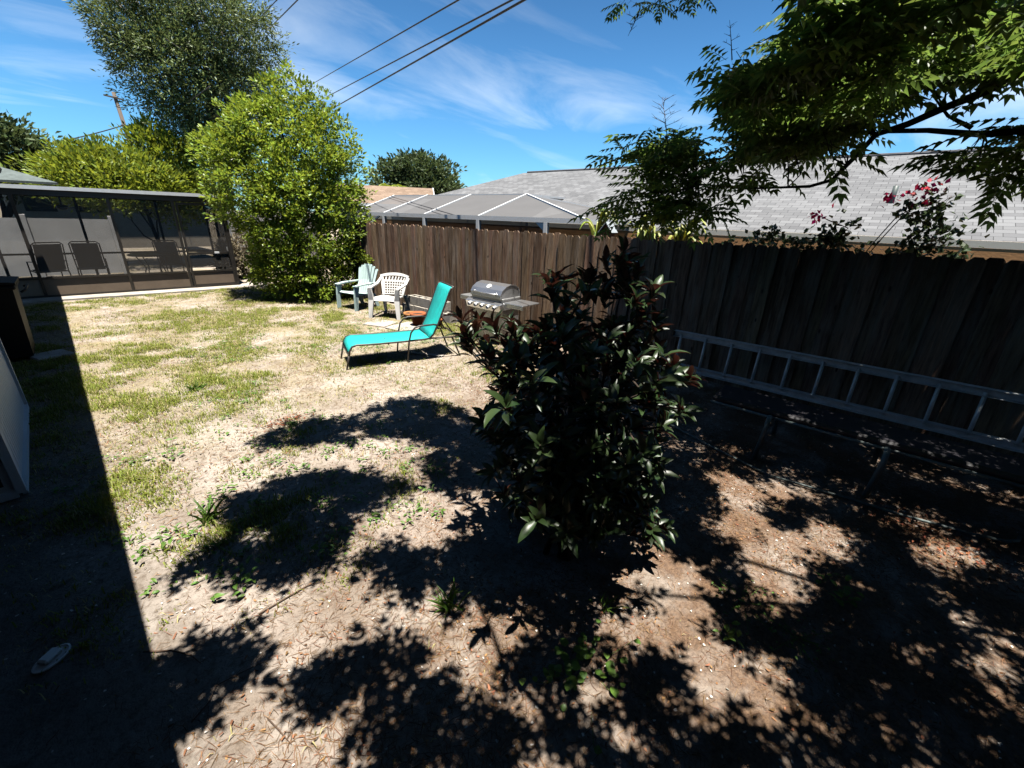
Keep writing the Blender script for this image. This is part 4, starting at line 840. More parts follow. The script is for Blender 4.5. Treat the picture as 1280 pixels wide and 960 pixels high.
# striped ginger plants and palm above the fence
def ginger(loc, n, L, seed, label, m=None, w=0.10, lift=0.9):
    r = np.random.default_rng(seed); g = thing('striped_plant', label, 'plant', loc)
    mb = MB(); st = MB()
    zb = loc[2] + 0.4
    for k in range(n):
        a = r.random() * 6.28; l = L * (0.7 + 0.5 * r.random()); el = lift * (0.7 + 0.5 * r.random()); c, s = math.cos(a), math.sin(a); z0 = zb + r.uniform(1.5, 1.92); rows = []
        for t_ in np.linspace(0, 1, 8):
            rad = 0.03 + l * 0.70 * t_; z = z0 + el * l * (1.7 * t_ - 1.35 * t_ * t_); ww = w * (0.35 + 1.1 * math.sin(math.pi * min(1, t_ * 0.9 + 0.1))) * (1 if t_ < 1 else 0.05)
            rows.append([(loc[0] + c * rad * 0.6 - s * ww / 2, loc[1] + s * rad + c * ww / 2, z + ww * 0.2), (loc[0] + c * rad * 0.6, loc[1] + s * rad, z), (loc[0] + c * rad * 0.6 + s * ww / 2, loc[1] + s * rad - c * ww / 2, z + ww * 0.2)])
        mb.strip(rows, 0.003)
        st.tube([(loc[0] + c * 0.05, loc[1] + s * 0.05, loc[2] - 0.02), (loc[0] + c * 0.03 * 0.6, loc[1] + s * 0.03, z0)], 0.010, 5)
    mb.build('leaves', m or M['leaf_ginger'], g, world=True); st.build('stem', M['leaf_weed'], g, True, world=True)
ginger((7.0, 4.05, -0.38), 18, 0.55, 31, 'tall striped plant over the fence left of the birdhouse', None, 0.055, 1.15)
ginger((7.0, 3.15, -0.42), 24, 0.50, 32, 'yellow green striped plant over the fence right of the birdhouse', None, 0.06, 1.0)
ginger((7.0, 2.55, -0.44), 26, 0.50, 33, 'brightest yellow striped plant over the fence beside the dark vine', None, 0.06, 1.0)
ginger((7.0, -1.40, -0.52), 12, 0.4, 34, 'small pale striped plant tip over the fence at far right', None, 0.05, 1.0)
M['grey_pale'] = mat('pale_grey_paint', (0.36, 0.40, 0.43), 0.7, var=0.2)
bd_ = thing('birdhouse', 'small brown peaked birdhouse with pale roof above the fence', 'birdhouse', (6.42, 3.52, 1.55))
MB().add([(x, y, z) for x in (6.36, 6.50) for y, z in ((3.43, 1.55), (3.61, 1.55), (3.61, 1.90), (3.52, 2.02), (3.43, 1.90))], [(0, 1, 2, 3, 4), (9, 8, 7, 6, 5), (0, 5, 6, 1), (1, 6, 7, 2), (2, 7, 8, 3), (3, 8, 9, 4), (4, 9, 5, 0)]).build('box', M['terracotta'], bd_, world=True)
MB().strip([[(6.33, 3.40, 1.885), (6.53, 3.40, 1.885)], [(6.33, 3.52, 2.04), (6.53, 3.52, 2.04)]], 0.012).strip([[(6.33, 3.52, 2.04), (6.53, 3.52, 2.04)], [(6.33, 3.64, 1.885), (6.53, 3.64, 1.885)]], 0.012).build('roof', M['grey_pale'], bd_, world=True)
MB().box((6.44, 3.52, 0.57), (0.06, 0.06, 1.97)).build('post', M['fence'], bd_, world=True)

# small palm in the distance
pm = thing('palm_tree', 'small palm crown in front of the dark round tree', 'palm tree', tuple(AT(492, 262, 36) * np.array([1, 1, 0])))
c0 = AT(492, 240, 36); r = np.random.default_rng(5); pos = []; dd = []
for k in range(22):
    a = r.random() * 6.28; e = r.uniform(-0.2, 1.1); 
    for j in range(14):
        t_ = j / 14; pp = c0 + np.array([math.cos(a) * math.cos(e), math.sin(a) * math.cos(e), math.sin(e) - 0.6 * t_]) * t_ * 1.8
        for s in (-1, 1): pos.append(pp); dd.append([math.cos(a + s * 0.7), math.sin(a + s * 0.7), 0.2 - t_])
V, F = place(T_LEAF, np.array(pos), np.array(dd), np.tile([0, 0, 1.0], (len(pos), 1)), 0.55, 0.09)
fast_mesh('crown', V, F, M['leaf_hedge'], pm)
MB().tube([(pm.location.x, pm.location.y, -0.4), tuple(c0)], 0.12, 8).build('trunk', M['bark'], pm, True, world=True)

# ------------------------------------------------------------------ bougainvillea and creeper on the fence top
bo = thing('bougainvillea', 'dark leaved bougainvillea with a few red flowers arching over the fence', 'bougainvillea', (6.32, 0.35, 0))
def pth(pts, X=6.35): 
    P = []
    for x, y in pts:
        d = ray(x, y); s = X / d[0]; P.append(np.array([X, d[1] * s, CAMZ + d[2] * s]))
    return P
stems = [pth([(1070, 330), (1095, 300), (1120, 272), (1150, 255), (1175, 238)]), pth([(1075, 330), (1105, 295), (1130, 268), (1165, 262), (1190, 245)]), pth([(1115, 325), (1150, 305), (1180, 295), (1200, 290)]), pth([(1030, 315), (1050, 298), (1060, 285), (1035, 275), (1022, 268)]), pth([(1120, 320), (1140, 295), (1160, 285), (1165, 270)])]
st = MB(); lp = []; 
for P in stems:
    st.tube([P[0] - np.array([0, 0, 0.5])] + P, [0.008] + [0.006] * (len(P) - 1) + [0.003], 5)
st.tube([(6.32, 0.35, 0), (6.33, 0.3, 1.2), tuple(stems[0][0] - np.array([0, 0, 0.5]))], 0.02, 6); st.tube([(6.32, 0.35, 0), (6.33, 0.6, 1.2), tuple(stems[3][0] - np.array([0, 0, 0.5]))], 0.015, 6); st.build('stem', M['twig'], bo, True, world=True)
r = np.random.default_rng(8)
def along(P, n, spread):
    P = np.array(P); k = r.random(n) * (len(P) - 1); i = k.astype(int); f_ = (k - i)[:, None]; return P[i] * (1 - f_) + P[np.minimum(i + 1, len(P) - 1)] * f_ + r.normal(size=(n, 3)) * spread
pos = np.concatenate([along(stems[0][2:], 25, 0.05), along(stems[1][2:], 85, 0.06), along(stems[2], 110, 0.06), along(stems[3][:4], 80, 0.06), along(stems[4][1:], 110, 0.07), along(stems[2][:2], 70, 0.08)])
V, F = place(T_LEAF, pos, r.normal(size=(len(pos), 3)) + [0, 0, 0.1], r.normal(size=(len(pos), 3)) + [0, 0, 1.2], 0.075, 0.055)
fast_mesh('leaves', V, F, M['leaf_vine'], bo)
for cluster in ([(1130, 242), (1145, 248), (1155, 252), (1110, 251)], [(1158, 234), (1172, 233)], [(1025, 268), (1020, 272)]):
    pos = np.concatenate([r.normal(size=(9, 3)) * 0.035 + p for p in pth(cluster)])
    V, F = place(T_LEAF, pos, r.normal(size=(len(pos), 3)), r.normal(size=(len(pos), 3)), 0.065, 0.05); fast_mesh('flower_cluster', V, F, M['flower'], bo)
cr = thing('creeper', 'dark creeper growing along the shaded fence top', 'creeper', (6.3, 0.8, 1.0))
pos = []
for x, y, s, n in ((945, 300, 0.06, 70), (962, 296, 0.07, 90), (985, 306, 0.06, 60), (1000, 308, 0.06, 60), (1030, 300, 0.07, 120), (1045, 308, 0.08, 120), (1015, 312, 0.05, 40), (1075, 316, 0.06, 40), (1195, 322, 0.06, 70), (1165, 322, 0.05, 30), (915, 303, 0.04, 25)):
    pos.append(pth([(x, y)])[0] + r.normal(size=(n, 3)) * s)
pos = np.concatenate(pos); V, F = place(T_LEAF, pos, r.normal(size=(len(pos), 3)), r.normal(size=(len(pos), 3)) + [0, 0, 1.2], 0.07, 0.05); fast_mesh('leaves', V, F, M['leaf_vine'], cr)
MB().tube(pth([(900, 312), (945, 312), (1000, 316), (1050, 318), (1090, 322), (1200, 330)], 6.2), 0.008, 5).tube(pth([(1200, 330), (1192, 480)], 6.3), 0.008, 5).build('stem', M['twig'], cr, True, world=True)

# ------------------------------------------------------------------ overhanging shade tree (trunk out of frame at right)
st_ = thing('shade_tree', 'large overhanging tree with feathery leaves filling the upper right', 'tree', (5.0, -2.8, 0))
tm = MB()
tm.tube([(5.0, -2.8, 0), (5.02, -2.75, 1.0), (4.98, -2.7, 2.0), (4.9, -2.6, 2.6)], [0.2, 0.16, 0.14, 0.13], 12)
LA = [AT(*p, d_) for p, d_ in (((1400, 40), 5.0), ((1280, 90), 4.9), ((1230, 115), 4.9), ((1180, 135), 4.9), ((1135, 155), 4.9), ((1095, 168), 4.9), ((1075, 190), 4.9), ((1058, 207), 4.9), ((1040, 225), 4.9), ((1012, 233), 4.9), ((985, 234), 4.9), ((930, 236), 5.0), ((870, 230), 5.2))]
tm.tube([(4.9, -2.6, 2.6), (5.0, -1.9, 3.1)] + LA, [0.07, 0.05] + list(np.linspace(0.033, 0.006, len(LA))), 8)
LB = [AT(*p, 5.0) for p in ((1420, 200), (1280, 163), (1230, 168), (1200, 166), (1160, 163), (1110, 164), (1095, 168))]
tm.tube([(4.9, -2.6, 2.4), (5.05, -1.9, 2.6)] + LB, [0.05, 0.04] + list(np.linspace(0.028, 0.014, len(LB))), 8)
LC = [AT(*p, 5.1) for p in ((1215, 160), (1185, 145), (1165, 118))]; tm.tube(LC, [0.018, 0.012, 0.006], 6)
LD = [AT(*p, 5.2) for p in ((1420, -60), (1290, 0), (1180, 40), (1080, 75), (990, 105), (930, 125))]; tm.tube([(4.9, -2.6, 2.7), (5.05, -1.9, 3.4)] + LD, [0.06, 0.045] + list(np.linspace(0.03, 0.005, len(LD))), 8)
LE = [AT(*p, 5.6) for p in ((1180, 40), (1100, 20), (1040, 0), (1000, -30))]; tm.tube(LE, [0.02, 0.014, 0.010, 0.006], 6)
LF = [AT(1000, -30, 5.6), AT(900, -62, 5.1), AT(840, -52, 4.9), AT(760, -48, 4.8)]; tm.tube(LF, [0.008, 0.007, 0.006, 0.004], 6)
HUB = np.array([4.85, -2.6, 2.75]); over = []
for tgt, z in (((1.0, 0.9), 4.3), ((0.5, 2.2), 4.6), ((2.6, 2.3), 5.4), ((5.4, 2.3), 5.6), ((0.2, -1.2), 4.2), ((2.2, -1.6), 4.2), ((5.5, -0.5), 4.6)):
    P, Rr = limb(HUB, (tgt[0], tgt[1], z), 0.036, 0.006, 14, 0.16, int(tgt[0] * 10) + 50, sag=-0.08); over.append((np.array(P), Rr)); tm.tube(P, Rr, 7)
tm.build('trunk', M['bark'], st_, True, world=True)
# twig of the limb whose shadow lies across the litter
def shade_pt(px, py, z): g = GP(px, py); return np.array([g[0] - SX * z, g[1] - SY * z, z])
MB().tube([shade_pt(560, 715, 3.9), shade_pt(590, 742, 3.9), shade_pt(615, 790, 3.85), shade_pt(632, 840, 3.8), shade_pt(690, 900, 3.8), shade_pt(800, 960, 3.8)], [0.006, 0.012, 0.014, 0.018, 0.022, 0.028], 6).tube([shade_pt(590, 742, 3.9), shade_pt(640, 790, 3.88), shade_pt(680, 820, 3.86)], [0.008, 0.006, 0.004], 5).build('branch', M['bark'], st_, True, world=True)

# foliage that throws the shade: where the ground is shaded in the yard the crown is closed, elsewhere it has gaps
DARK = [[(450, 520), (520, 497), (570, 508), (600, 520), (600, 548), (560, 550), (500, 547), (455, 540)],
        [(325, 545), (370, 530), (440, 522), (440, 545), (380, 560), (330, 562)],
        [(285, 625), (330, 600), (400, 597), (430, 587), (480, 597), (510, 615), (480, 635), (440, 645), (445, 662), (420, 690), (365, 718), (310, 735), (230, 718), (265, 680), (290, 660)],
        [(525, 570), (640, 520), (640, 760), (570, 760), (520, 740), (450, 730), (440, 690), (480, 680), (520, 690), (550, 670), (560, 630)],
        [(150, 838), (200, 830), (275, 785), (325, 810), (320, 845), (250, 905), (205, 925), (150, 960)],
        [(370, 875), (400, 840), (470, 790), (530, 800), (520, 840), (560, 865), (640, 850), (640, 1000), (420, 1000), (440, 915), (410, 880)]]
LIT0 = [(917, 620, 34, 18), (977, 617, 28, 17), (1025, 617, 9, 6), (880, 649, 18, 8), (932, 662, 38, 21), (1020, 682, 52, 28), (855, 725, 54, 30), (855, 785, 52, 36), (775, 790, 36, 28), (935, 850, 74, 42), (985, 905, 55, 26), (905, 895, 22, 17), (985, 745, 32, 34), (950, 705, 30, 20), (1185, 695, 50, 22), (1135, 650, 16, 10), (1155, 815, 32, 25), (1255, 830, 48, 34), (1240, 875, 44, 28), (1215, 775, 22, 14), (1175, 740, 36, 11), (1105, 912, 11, 11), (750, 915, 14, 12), (785, 935, 14, 20), (845, 938, 20, 15), (640, 785, 36, 32), (740, 855, 22, 18), (590, 830, 45, 45)]
LIT = [(a, b, c * 1.02 + 2, d * 1.02 + 2) for a, b, c, d in LIT0]
def inpoly(x, y, P):
    c = np.zeros(len(x), bool); n = len(P)
    for i in range(n):
        (x1, y1), (x2, y2) = P[i], P[(i + 1) % n]
        if y1 != y2: c ^= ((y1 > y) != (y2 > y)) & (x < (x2 - x1) * (y - y1) / (y2 - y1) + x1)
    return c
MAG_LIT = [AT(x, y, d) for x, y, d in ((815, 662, 2.32), (770, 600, 2.1), (800, 632, 2.25), (600, 402, 2.5), (640, 405, 2.45), (575, 398, 2.55), (690, 430, 2.2), (640, 470, 2.2))]
HOLES = [(p[0] + SX * p[2], p[1] + SY * p[2], 0.17 if k_ > 2 else 0.27) for k_, p in enumerate(MAG_LIT)] + [(5.53, y_, 0.07) for y_ in (1.55, 1.1, 0.72, 0.1, -0.2, -0.62, -0.95)] + [(5.47, y_, 0.05) for y_ in (0.0, -0.5)] + [(4.38, y_, 0.05) for y_ in (0.0, -0.25, -0.6, -0.8)] + [(1.62, 1.95, 0.26), (1.42, 2.0, 0.2), (2.36, 0.80, 0.17), (2.15, 1.05, 0.10), (1.85, 1.5, 0.09), (2.05, 0.75, 0.1)]   # sun flecks reaching the magnolia
def shaded(g):
    px, py, ok = proj(g); jx = 7 * vnoise(g[:, :2], 2.4, 3) * 1.3; jy = 5 * vnoise(g[:, :2], 2.4, 4) * 1.3; x = px + jx; y = py + jy
    inside = ok & (px > 0) & (px < 1280) & (py > 420) & (py < 962)
    dk = np.zeros(len(g), bool)
    for P in DARK: dk |= inpoly(x, y, P)
    dk |= (x > 636) & (y > 470)
    for cx, cy, rx, ry in LIT: dk &= ~(((x - cx) / rx) ** 2 + ((y - cy) / ry) ** 2 < 1)
    out_ = (g[:, 0] > 0.2) & (g[:, 1] < 0.3) & (g[:, 1] > -3.2)
    far = g[:, 0] > 4.3
    res = np.where(inside, dk, out_)
    res = np.where(far & inside, (g[:, 1] < 3.15) & dk, res)
    res = np.where((g[:, 0] > 5.3), g[:, 1] < 3.1 + 0.1 * jx / 7, res)
    for (hx, hy, hr) in HOLES: res &= ((g[:, 0] - hx) ** 2 + (g[:, 1] - hy) ** 2) > hr * hr
    return res
CAN = [[(905, 108), (930, 85), (985, 68), (1010, 20), (1000, -40), (1330, -40), (1330, 85), (1200, 95), (1155, 100), (1130, 125), (1085, 145), (1045, 185), (985, 215), (940, 222), (915, 205), (935, 175), (915, 135)],
       [(775, 205), (800, 185), (860, 172), (880, 200), (935, 215), (930, 240), (895, 268), (845, 290), (800, 285), (775, 270), (800, 235)],
       [(1190, 195), (1330, 165), (1330, 225), (1250, 238), (1200, 232)],
       [(765, 0), (835, 0), (830, 16), (775, 20)], [(838, 0), (895, 0), (890, 8), (845, 10)]]
def visible_ok(c, margin=None):
    px, py, ok = proj(c)
    if margin is None: margin = 45 + 190 / np.maximum(0.8, np.linalg.norm(c - [0, 0, CAMZ], axis=1))
    fr_ = ok & (px > -margin) & (px < 1280 + margin) & (py > -margin) & (py < 960 + margin)
    al = np.zeros(len(c), bool)
    for P in CAN[:3]: al |= inpoly(px, py, P)
    return ~fr_ | al
r = np.random.default_rng(99)
N = 230000; g = np.stack([r.uniform(-0.6, 6.25, N), r.uniform(-3.2, 4.8, N), np.zeros(N)], 1)
fl = vnoise(g[:, :2], 3.4, 91); f2 = vnoise(g[:, :2], 5.5, 93); g = g[((fl > -0.7) & ((f2 > -0.35) | (g[:, 0] > 2.3))) | (r.random(len(g)) < 0.10) | (g[:, 0] > 3.9)]; g = g[shaded(g)]; g = g[(g[:, 0] < 3.7) | (g[:, 0] > 5.5) | (r.random(len(g)) < 0.52)]
keep = []; 
for it in range(26):
    z = 2.9 + 4.4 * it / 25 + r.uniform(-0.15, 0.15, len(g))
    c = g + np.stack([-SX * z, -SY * z, z], 1); ok = visible_ok(c); keep.append(c[ok][:]); g = g[~ok]
    if len(g) == 0: break
C = np.concatenate(keep); r.shuffle(C); C = C[:19000]
d_ = unit(r.normal(size=(len(C), 3)) * [1, 1, 0.25]); sz = r.uniform(0.18, 0.33, len(C)); C = C - d_ * sz[:, None] * 0.5
V1, F1 = place(T_PIN, C, d_, unit(r.normal(size=(len(C), 3)) * 0.35 + [0, 0, 1]), sz, sz)
# visible foliage
pts = []; 
def fill(P, n, d0, d1, rr=r):
    xs = [p[0] for p in P]; ys = [p[1] for p in P]; o_ = []
    while len(o_) < n:
        x, y = rr.uniform(min(xs), max(xs)), rr.uniform(min(ys), max(ys))
        if inpoly(np.array([x]), np.array([y]), P)[0]: o_.append((x, y))
    return [AT(x, y, rr.uniform(d0, d1)) for x, y in o_]
cl = fill(CAN[0], 128, 4.4, 6.4) + fill(CAN[1], 44, 4.9, 5.5) + fill(CAN[2], 12, 4.6, 5.6)
cl = np.array(cl) + [0, 0, 0.07]; per = 7
V2p = np.repeat(cl, per, 0); a = r.random(len(V2p)) * 6.28
dv = np.stack([np.cos(a) * 0.9 - 0.15, np.sin(a) * 0.9 + 0.35, r.normal(size=len(a)) * 0.25 - 0.15], 1); V2p = V2p + r.normal(size=V2p.shape) * [0.10, 0.10, 0.06]
sz2 = r.uniform(0.26, 0.44, len(V2p))
V2, F2 = place(T_PIN, V2p, dv, unit(r.normal(size=V2p.shape) * 0.35 + [0, 0, 1]), sz2, sz2)
cl3 = np.array(fill(CAN[3], 6, 4.6, 5.0) + fill(CAN[4], 4, 4.6, 5.0)); cl3[:, 2] += 0.06; V3p = np.repeat(cl3, 3, 0); a = r.random(len(V3p)) * 6.28
V3, F3 = place(T_PIN, V3p, np.stack([np.cos(a), np.sin(a), -0.3 + 0 * a], 1), np.tile([0, 0, 1.0], (len(a), 1)), 0.2, 0.2)
VV = np.concatenate([V1, V2, V3]); FF = np.concatenate([F1, F2 + len(V1), F3 + len(V1) + len(V2)])
fast_mesh('crown', VV, FF, M['leaf_canopy'], st_)
# twigs carrying the visible clusters
allp = np.concatenate([np.array(LA), np.array(LB), np.array(LD), np.array(LE)]); tw = MB()
lfp = np.concatenate([np.linspace(LF[k], LF[k + 1], 12) for k in range(3)])
for c in cl3:
    q_ = lfp[np.argmin(np.linalg.norm(lfp - c, axis=1))]; MB().tube([c, (c + q_) / 2 + [0.01, 0, 0.01], q_], [0.002, 0.003, 0.005], 4, False).build('hanging_twig', M['bark'], st_, True, world=True)
grp_ = np.concatenate([[k_] * len(L_) for k_, L_ in enumerate((LA, LB, LD, LE))]); tws = [MB() for _ in range(4)]
for q, c in enumerate(cl):
    k = np.argmin(np.linalg.norm(allp - c, axis=1) + 0.5 * np.maximum(0, allp[:, 2] - c[2]))
    P, Rr = limb(allp[k], c, 0.007, 0.0025, 4, 0.10, int(abs(c[0]) * 1000) % 997); tws[grp_[k]].tube(P, Rr, 4, False)
for tw, L_ in zip(tws, (LA, LB, LD, LE)): tw.tube(L_, 0.003, 4, False); tw.build('twigs', M['bark'], st_, True, world=True)
# bare dry shoots poking up from the left boughs
def shoot(base, tip, D, n, L):
    dr = MB()
    a, b_ = AT(*base, D), AT(*tip, D); dr.tube([a, (a + b_) / 2 + [0.01, 0, 0], b_], [0.006, 0.004, 0.0015], 5)
    for k in range(n):
        t_ = 0.25 + 0.7 * k / n; p = a + (b_ - a) * t_; an = k * 2.4; e = p + np.array([math.cos(an) * L * (1.1 - t_), math.sin(an) * L * (1.1 - t_), L * 0.25]); m_ = p * 0.4 + e * 0.6; dr.tube([p, e], [0.003, 0.001], 4)
        for s in (-1, 1): dr.tube([m_, m_ + np.array([math.cos(an + s) * L * 0.35, math.sin(an + s) * L * 0.35, L * 0.15])], [0.002, 0.001], 4)
    dr.build('dry_shoot', M['twig'], st_, True, world=True)
shoot((836, 192), (828, 122), 5.2, 14, 0.26); shoot((915, 75), (912, 25), 5.4, 6, 0.12); shoot((800, 10), (785, 45), 4.8, 6, 0.12)

# ------------------------------------------------------------------ magnolia bush
mg = thing('magnolia_bush', 'dark glossy magnolia bush with rust backed leaves in the middle foreground', 'bush', (1.95, 1.15, 0))
r = np.random.default_rng(17); base = np.array([1.95, 1.15, 0.0])
MP = [(680, 352), (735, 330), (775, 312), (808, 320), (822, 370), (828, 440), (868, 470), (862, 505), (835, 530), (820, 600), (842, 655), (800, 682), (752, 660), (735, 690), (700, 660), (655, 655), (612, 600), (600, 540), (625, 470), (575, 430), (575, 408), (620, 405), (660, 415), (695, 395)]
tips = []; 
while len(tips) < 330:
    x, y = r.uniform(555, 880), r.uniform(308, 705)
    if not inpoly(np.array([x]), np.array([y]), MP)[0]: continue
    vd = ray(x, y); hd = math.hypot(vd[0], vd[1])
    # distance chosen around the trunk line
    D0 = (base[0] * vd[0] + base[1] * vd[1]) / hd; D = D0 + r.normal() * 0.33
    if x < 600 and y < 440: D = D0 + r.uniform(-0.1, 0.35)
    p = AT(x, y, D)
    if p[2] < 0.06 or p[2] > 2.0: continue
    tips.append(p)
tips = tips + MAG_LIT; stm = MB(); nodes = []
main = []
for k in range(11):
    a = k * 2.399; tz = r.uniform(1.0, 1.75); tp = base + np.array([math.cos(a) * r.uniform(.1, .42), math.sin(a) * r.uniform(.1, .42), tz]); P, Rr = limb(base + r.normal(size=3) * [0.05, 0.05, 0], tp, 0.022, 0.006, 7, 0.05, 300 + k); stm.tube(P, Rr, 7); main += [p for p in P[1:]]
main = np.array(main)
LP = []; LD_ = []; LU = []; LL = []
for p in list(tips):
    cand = main[main[:, 2] < p[2] + 0.05]; cand = cand if len(cand) else main
    q = cand[np.argmin(np.linalg.norm(cand - p, axis=1))]; P, Rr = limb(q, p, 0.007, 0.004, 4, 0.06, int(p[0] * 9999) % 991, sag=0.05); stm.tube(P, Rr, 5, False)
    ax = unit((P[-1] - P[-2]) * 1.0 + np.array([0, 0, 0.12]) + unit(p - base - [0, 0, 0.8]) * 0.08 + (np.array([-0.25, -0.15, 0.5]) if any(p is q_ for q_ in MAG_LIT[:3]) else 0)); nL = r.integers(7, 11)
    e1 = unit(np.cross(ax, [0.3, 0.5, 0.8])); e2 = np.cross(ax, e1)
    for j in range(nL):
        a = j * 2.399 + r.random(); op = r.uniform(0.35, 1.15) if p[2] > 1.25 else r.uniform(0.6, 1.3); dd = ax * math.cos(op) + (e1 * math.cos(a) + e2 * math.sin(a)) * math.sin(op)
        LP.append(p - ax * 0.012 * j * 0.6); LD_.append(dd); LU.append(ax * 1.0 + r.normal(size=3) * 0.25 + np.array([0, 0, .3])); LL.append(r.uniform(0.06, 0.135) if not any(p is q_ for q_ in MAG_LIT[:3]) else r.uniform(0.12, 0.16))
    for j in range(3):
        a = r.random() * 6.28; t_ = r.integers(2, 4); LP.append(np.array(P[t_])); LD_.append(unit(ax * 0.5 + e1 * math.cos(a) + e2 * math.sin(a))); LU.append(ax + np.array([0, 0, .5])); LL.append(r.uniform(0.08, 0.13))
stm.build('stem', M['bark'], mg, True, world=True)
LL = np.array(LL); V, F = place(T_OVAL, np.array(LP), np.array(LD_), np.array(LU), LL, LL * 0.31 / 0.96)
fast_mesh('leaves', V, F, M['leaf_magnolia'], mg, True)

# ------------------------------------------------------------------ grass (stuff)
r = np.random.default_rng(41)
patches = [(155, 447, .75, .28, 1.0), (120, 440, .35, .2, 1.0), (240, 440, .7, .4, .9), (255, 490, .6, .5, .9), (160, 500, .3, .2, 1.0), (300, 555, .35, .3, .8), (230, 570, .4, .25, .7), (150, 610, .25, .35, .8), (300, 590, .4, .2, .8), (380, 650, .45, .3, .55), (470, 575, .3, .2, .5), (430, 400, .9, 1.0, .6), (350, 380, 1.2, 1.2, .5), (200, 395, .6, .6, .35), (310, 640, .3, .2, .7), (60, 500, .3, 1.0, .9), (70, 620, .25, .6, .7), (120, 760, .1, .2, .6), (545, 500, .3, .3, .3), (620, 470, .4, .5, .35), (270, 410, .9, .6, .5), (140, 660, .12, .2, .8), (480, 610, .3, .15, .35), (700, 460, .5, .4, .3), (60, 430, .3, 1.2, .9)]
def gdens(p):
    d = np.zeros(len(p))
    for x, y, sx, sy, w in patches:
        c = GP(x, y); d = np.maximum(d, w * np.exp(-0.5 * (((p[:, 0] - c[0]) / sx) ** 2 + ((p[:, 1] - c[1]) / sy) ** 2)))
    cl_ = 0.5 + 0.5 * vnoise(p, 1.6, 31); cl2 = 0.5 + 0.5 * vnoise(p, 0.6, 32)
    cl3_ = 0.5 + 0.5 * vnoise(p, 3.6, 33)
    d = np.clip(d * 1.4, 0, 1.2) * np.clip(cl_ * 2.2 - 0.45, 0.02, 1.4) * np.clip(cl3_ * 1.6 - 0.1, 0.05, 1.3)
    far = np.clip((p[:, 1] - 3.6) / 2.5, 0, 1) * np.clip(cl_ * 1.3 + cl2 * 0.6 - 0.65, 0, 1) * 0.6
    return np.clip(np.maximum(d, far), 0, 1)
def blades(n_tuft, per, ylo, yhi, xlo, xhi, hmin, hmax, w, thr, m, name, seed, straw=False):
    rr = np.random.default_rng(seed); p = np.stack([rr.uniform(xlo, xhi, n_tuft), rr.uniform(ylo, yhi, n_tuft)], 1)
    dn = gdens(p)
    if straw: dn = np.clip(0.12 + 0.6 * dn, 0, 1) * np.clip((p[:, 1] - 1.5) / 3.0, 0.10, 1)
    p = p[rr.random(n_tuft) < dn * thr]; k = rr.integers(per // 3, per + 1, len(p)); sp = np.repeat(rr.uniform(0.012, 0.05, len(p)), k); ht = np.repeat(rr.uniform(0.6, 1.25, len(p)), k)
    p = np.repeat(p, k, 0); n = len(p); p = p + rr.normal(size=p.shape) * sp[:, None]
    z = hgt(p[:, 0], p[:, 1]); a = rr.random(n) * 6.283; hh = rr.uniform(hmin, hmax, n) * ht * (0.6 + 0.5 * gdens(p)); lean = rr.uniform(0.15, 1.15, n)
    ca, sa = np.cos(a), np.sin(a); b0 = np.stack([p[:, 0], p[:, 1], z - 0.004], 1); sd_ = np.stack([-sa, ca, 0 * a], 1) * w * rr.uniform(0.6, 1.4, n)[:, None]; fw = np.stack([ca, sa, 0 * a], 1)
    mid = b0 + fw * (hh * lean * 0.35)[:, None] + np.array([0, 0, 1]) * (hh * 0.62)[:, None]; tip = b0 + fw * (hh * lean * 0.95)[:, None] + np.array([0, 0, 1]) * (hh * np.maximum(0.15, 1.0 - 0.6 * lean))[:, None]
    V = np.stack([b0 - sd_, b0 + sd_, mid + sd_ * 0.8, mid - sd_ * 0.8, tip], 1).reshape(-1, 3); k = np.arange(n)[:, None] * 5
    F = np.concatenate([k + [0, 1, 2], k + [0, 2, 3], k + [3, 2, 4]], 1).reshape(-1, 3)
    o = fast_mesh(name, V, F, m); o['kind'] = 'stuff'; return o
o = blades(95000, 12, 1.2, 13.6, -0.9, 5.9, 0.025, 0.085, 0.0030, 0.9, M['grass'], 'lawn_grass', 42); tag(o, 'patchy green grass growing in the sandy yard', 'grass')
o = blades(110000, 8, 0.0, 13.6, -0.5, 5.9, 0.025, 0.08, 0.0024, 0.55, M['straw'], 'dry_grass', 43, True); tag(o, 'thin straw coloured dry grass over the sandy yard', 'grass')

# litter of needles and leaf bits (stuff)
def litter(n, xlo, xhi, ylo, yhi, l0, l1, w, m, name, seed, dens, thick=0.004):
    rr = np.random.default_rng(seed); p = np.stack([rr.uniform(xlo, xhi, n), rr.uniform(ylo, yhi, n)], 1); p = p[rr.random(n) < dens(p)]; n = len(p)
    a = rr.random(n) * 6.283; l = rr.uniform(l0, l1, n) / 2; z = hgt(p[:, 0], p[:, 1]) + 0.002 + rr.random(n) * thick; tl = rr.normal(size=n) * 0.14
    d = np.stack([np.cos(a), np.sin(a), tl], 1) * l[:, None]; s = np.stack([-np.sin(a), np.cos(a), rr.normal(size=n) * 0.3], 1) * w * rr.uniform(0.6, 1.5, n)[:, None]; c = np.stack([p[:, 0], p[:, 1], z + np.abs(tl) * l], 1)
    cv = np.stack([-np.sin(a), np.cos(a), 0 * a], 1) * (rr.normal(size=n) * 0.12)[:, None] * l[:, None]
    V = np.stack([c - d - s, c - d + s, c + cv + s, c + cv - s, c + d + s * .5, c + d - s * .5], 1).reshape(-1, 3); k = np.arange(n)[:, None] * 6
    F = np.concatenate([k + [0, 3, 2, 1], k + [3, 5, 4, 2]], 1).reshape(-1, 4); o = fast_mesh(name, V, F, m); o['kind'] = 'stuff'; return o
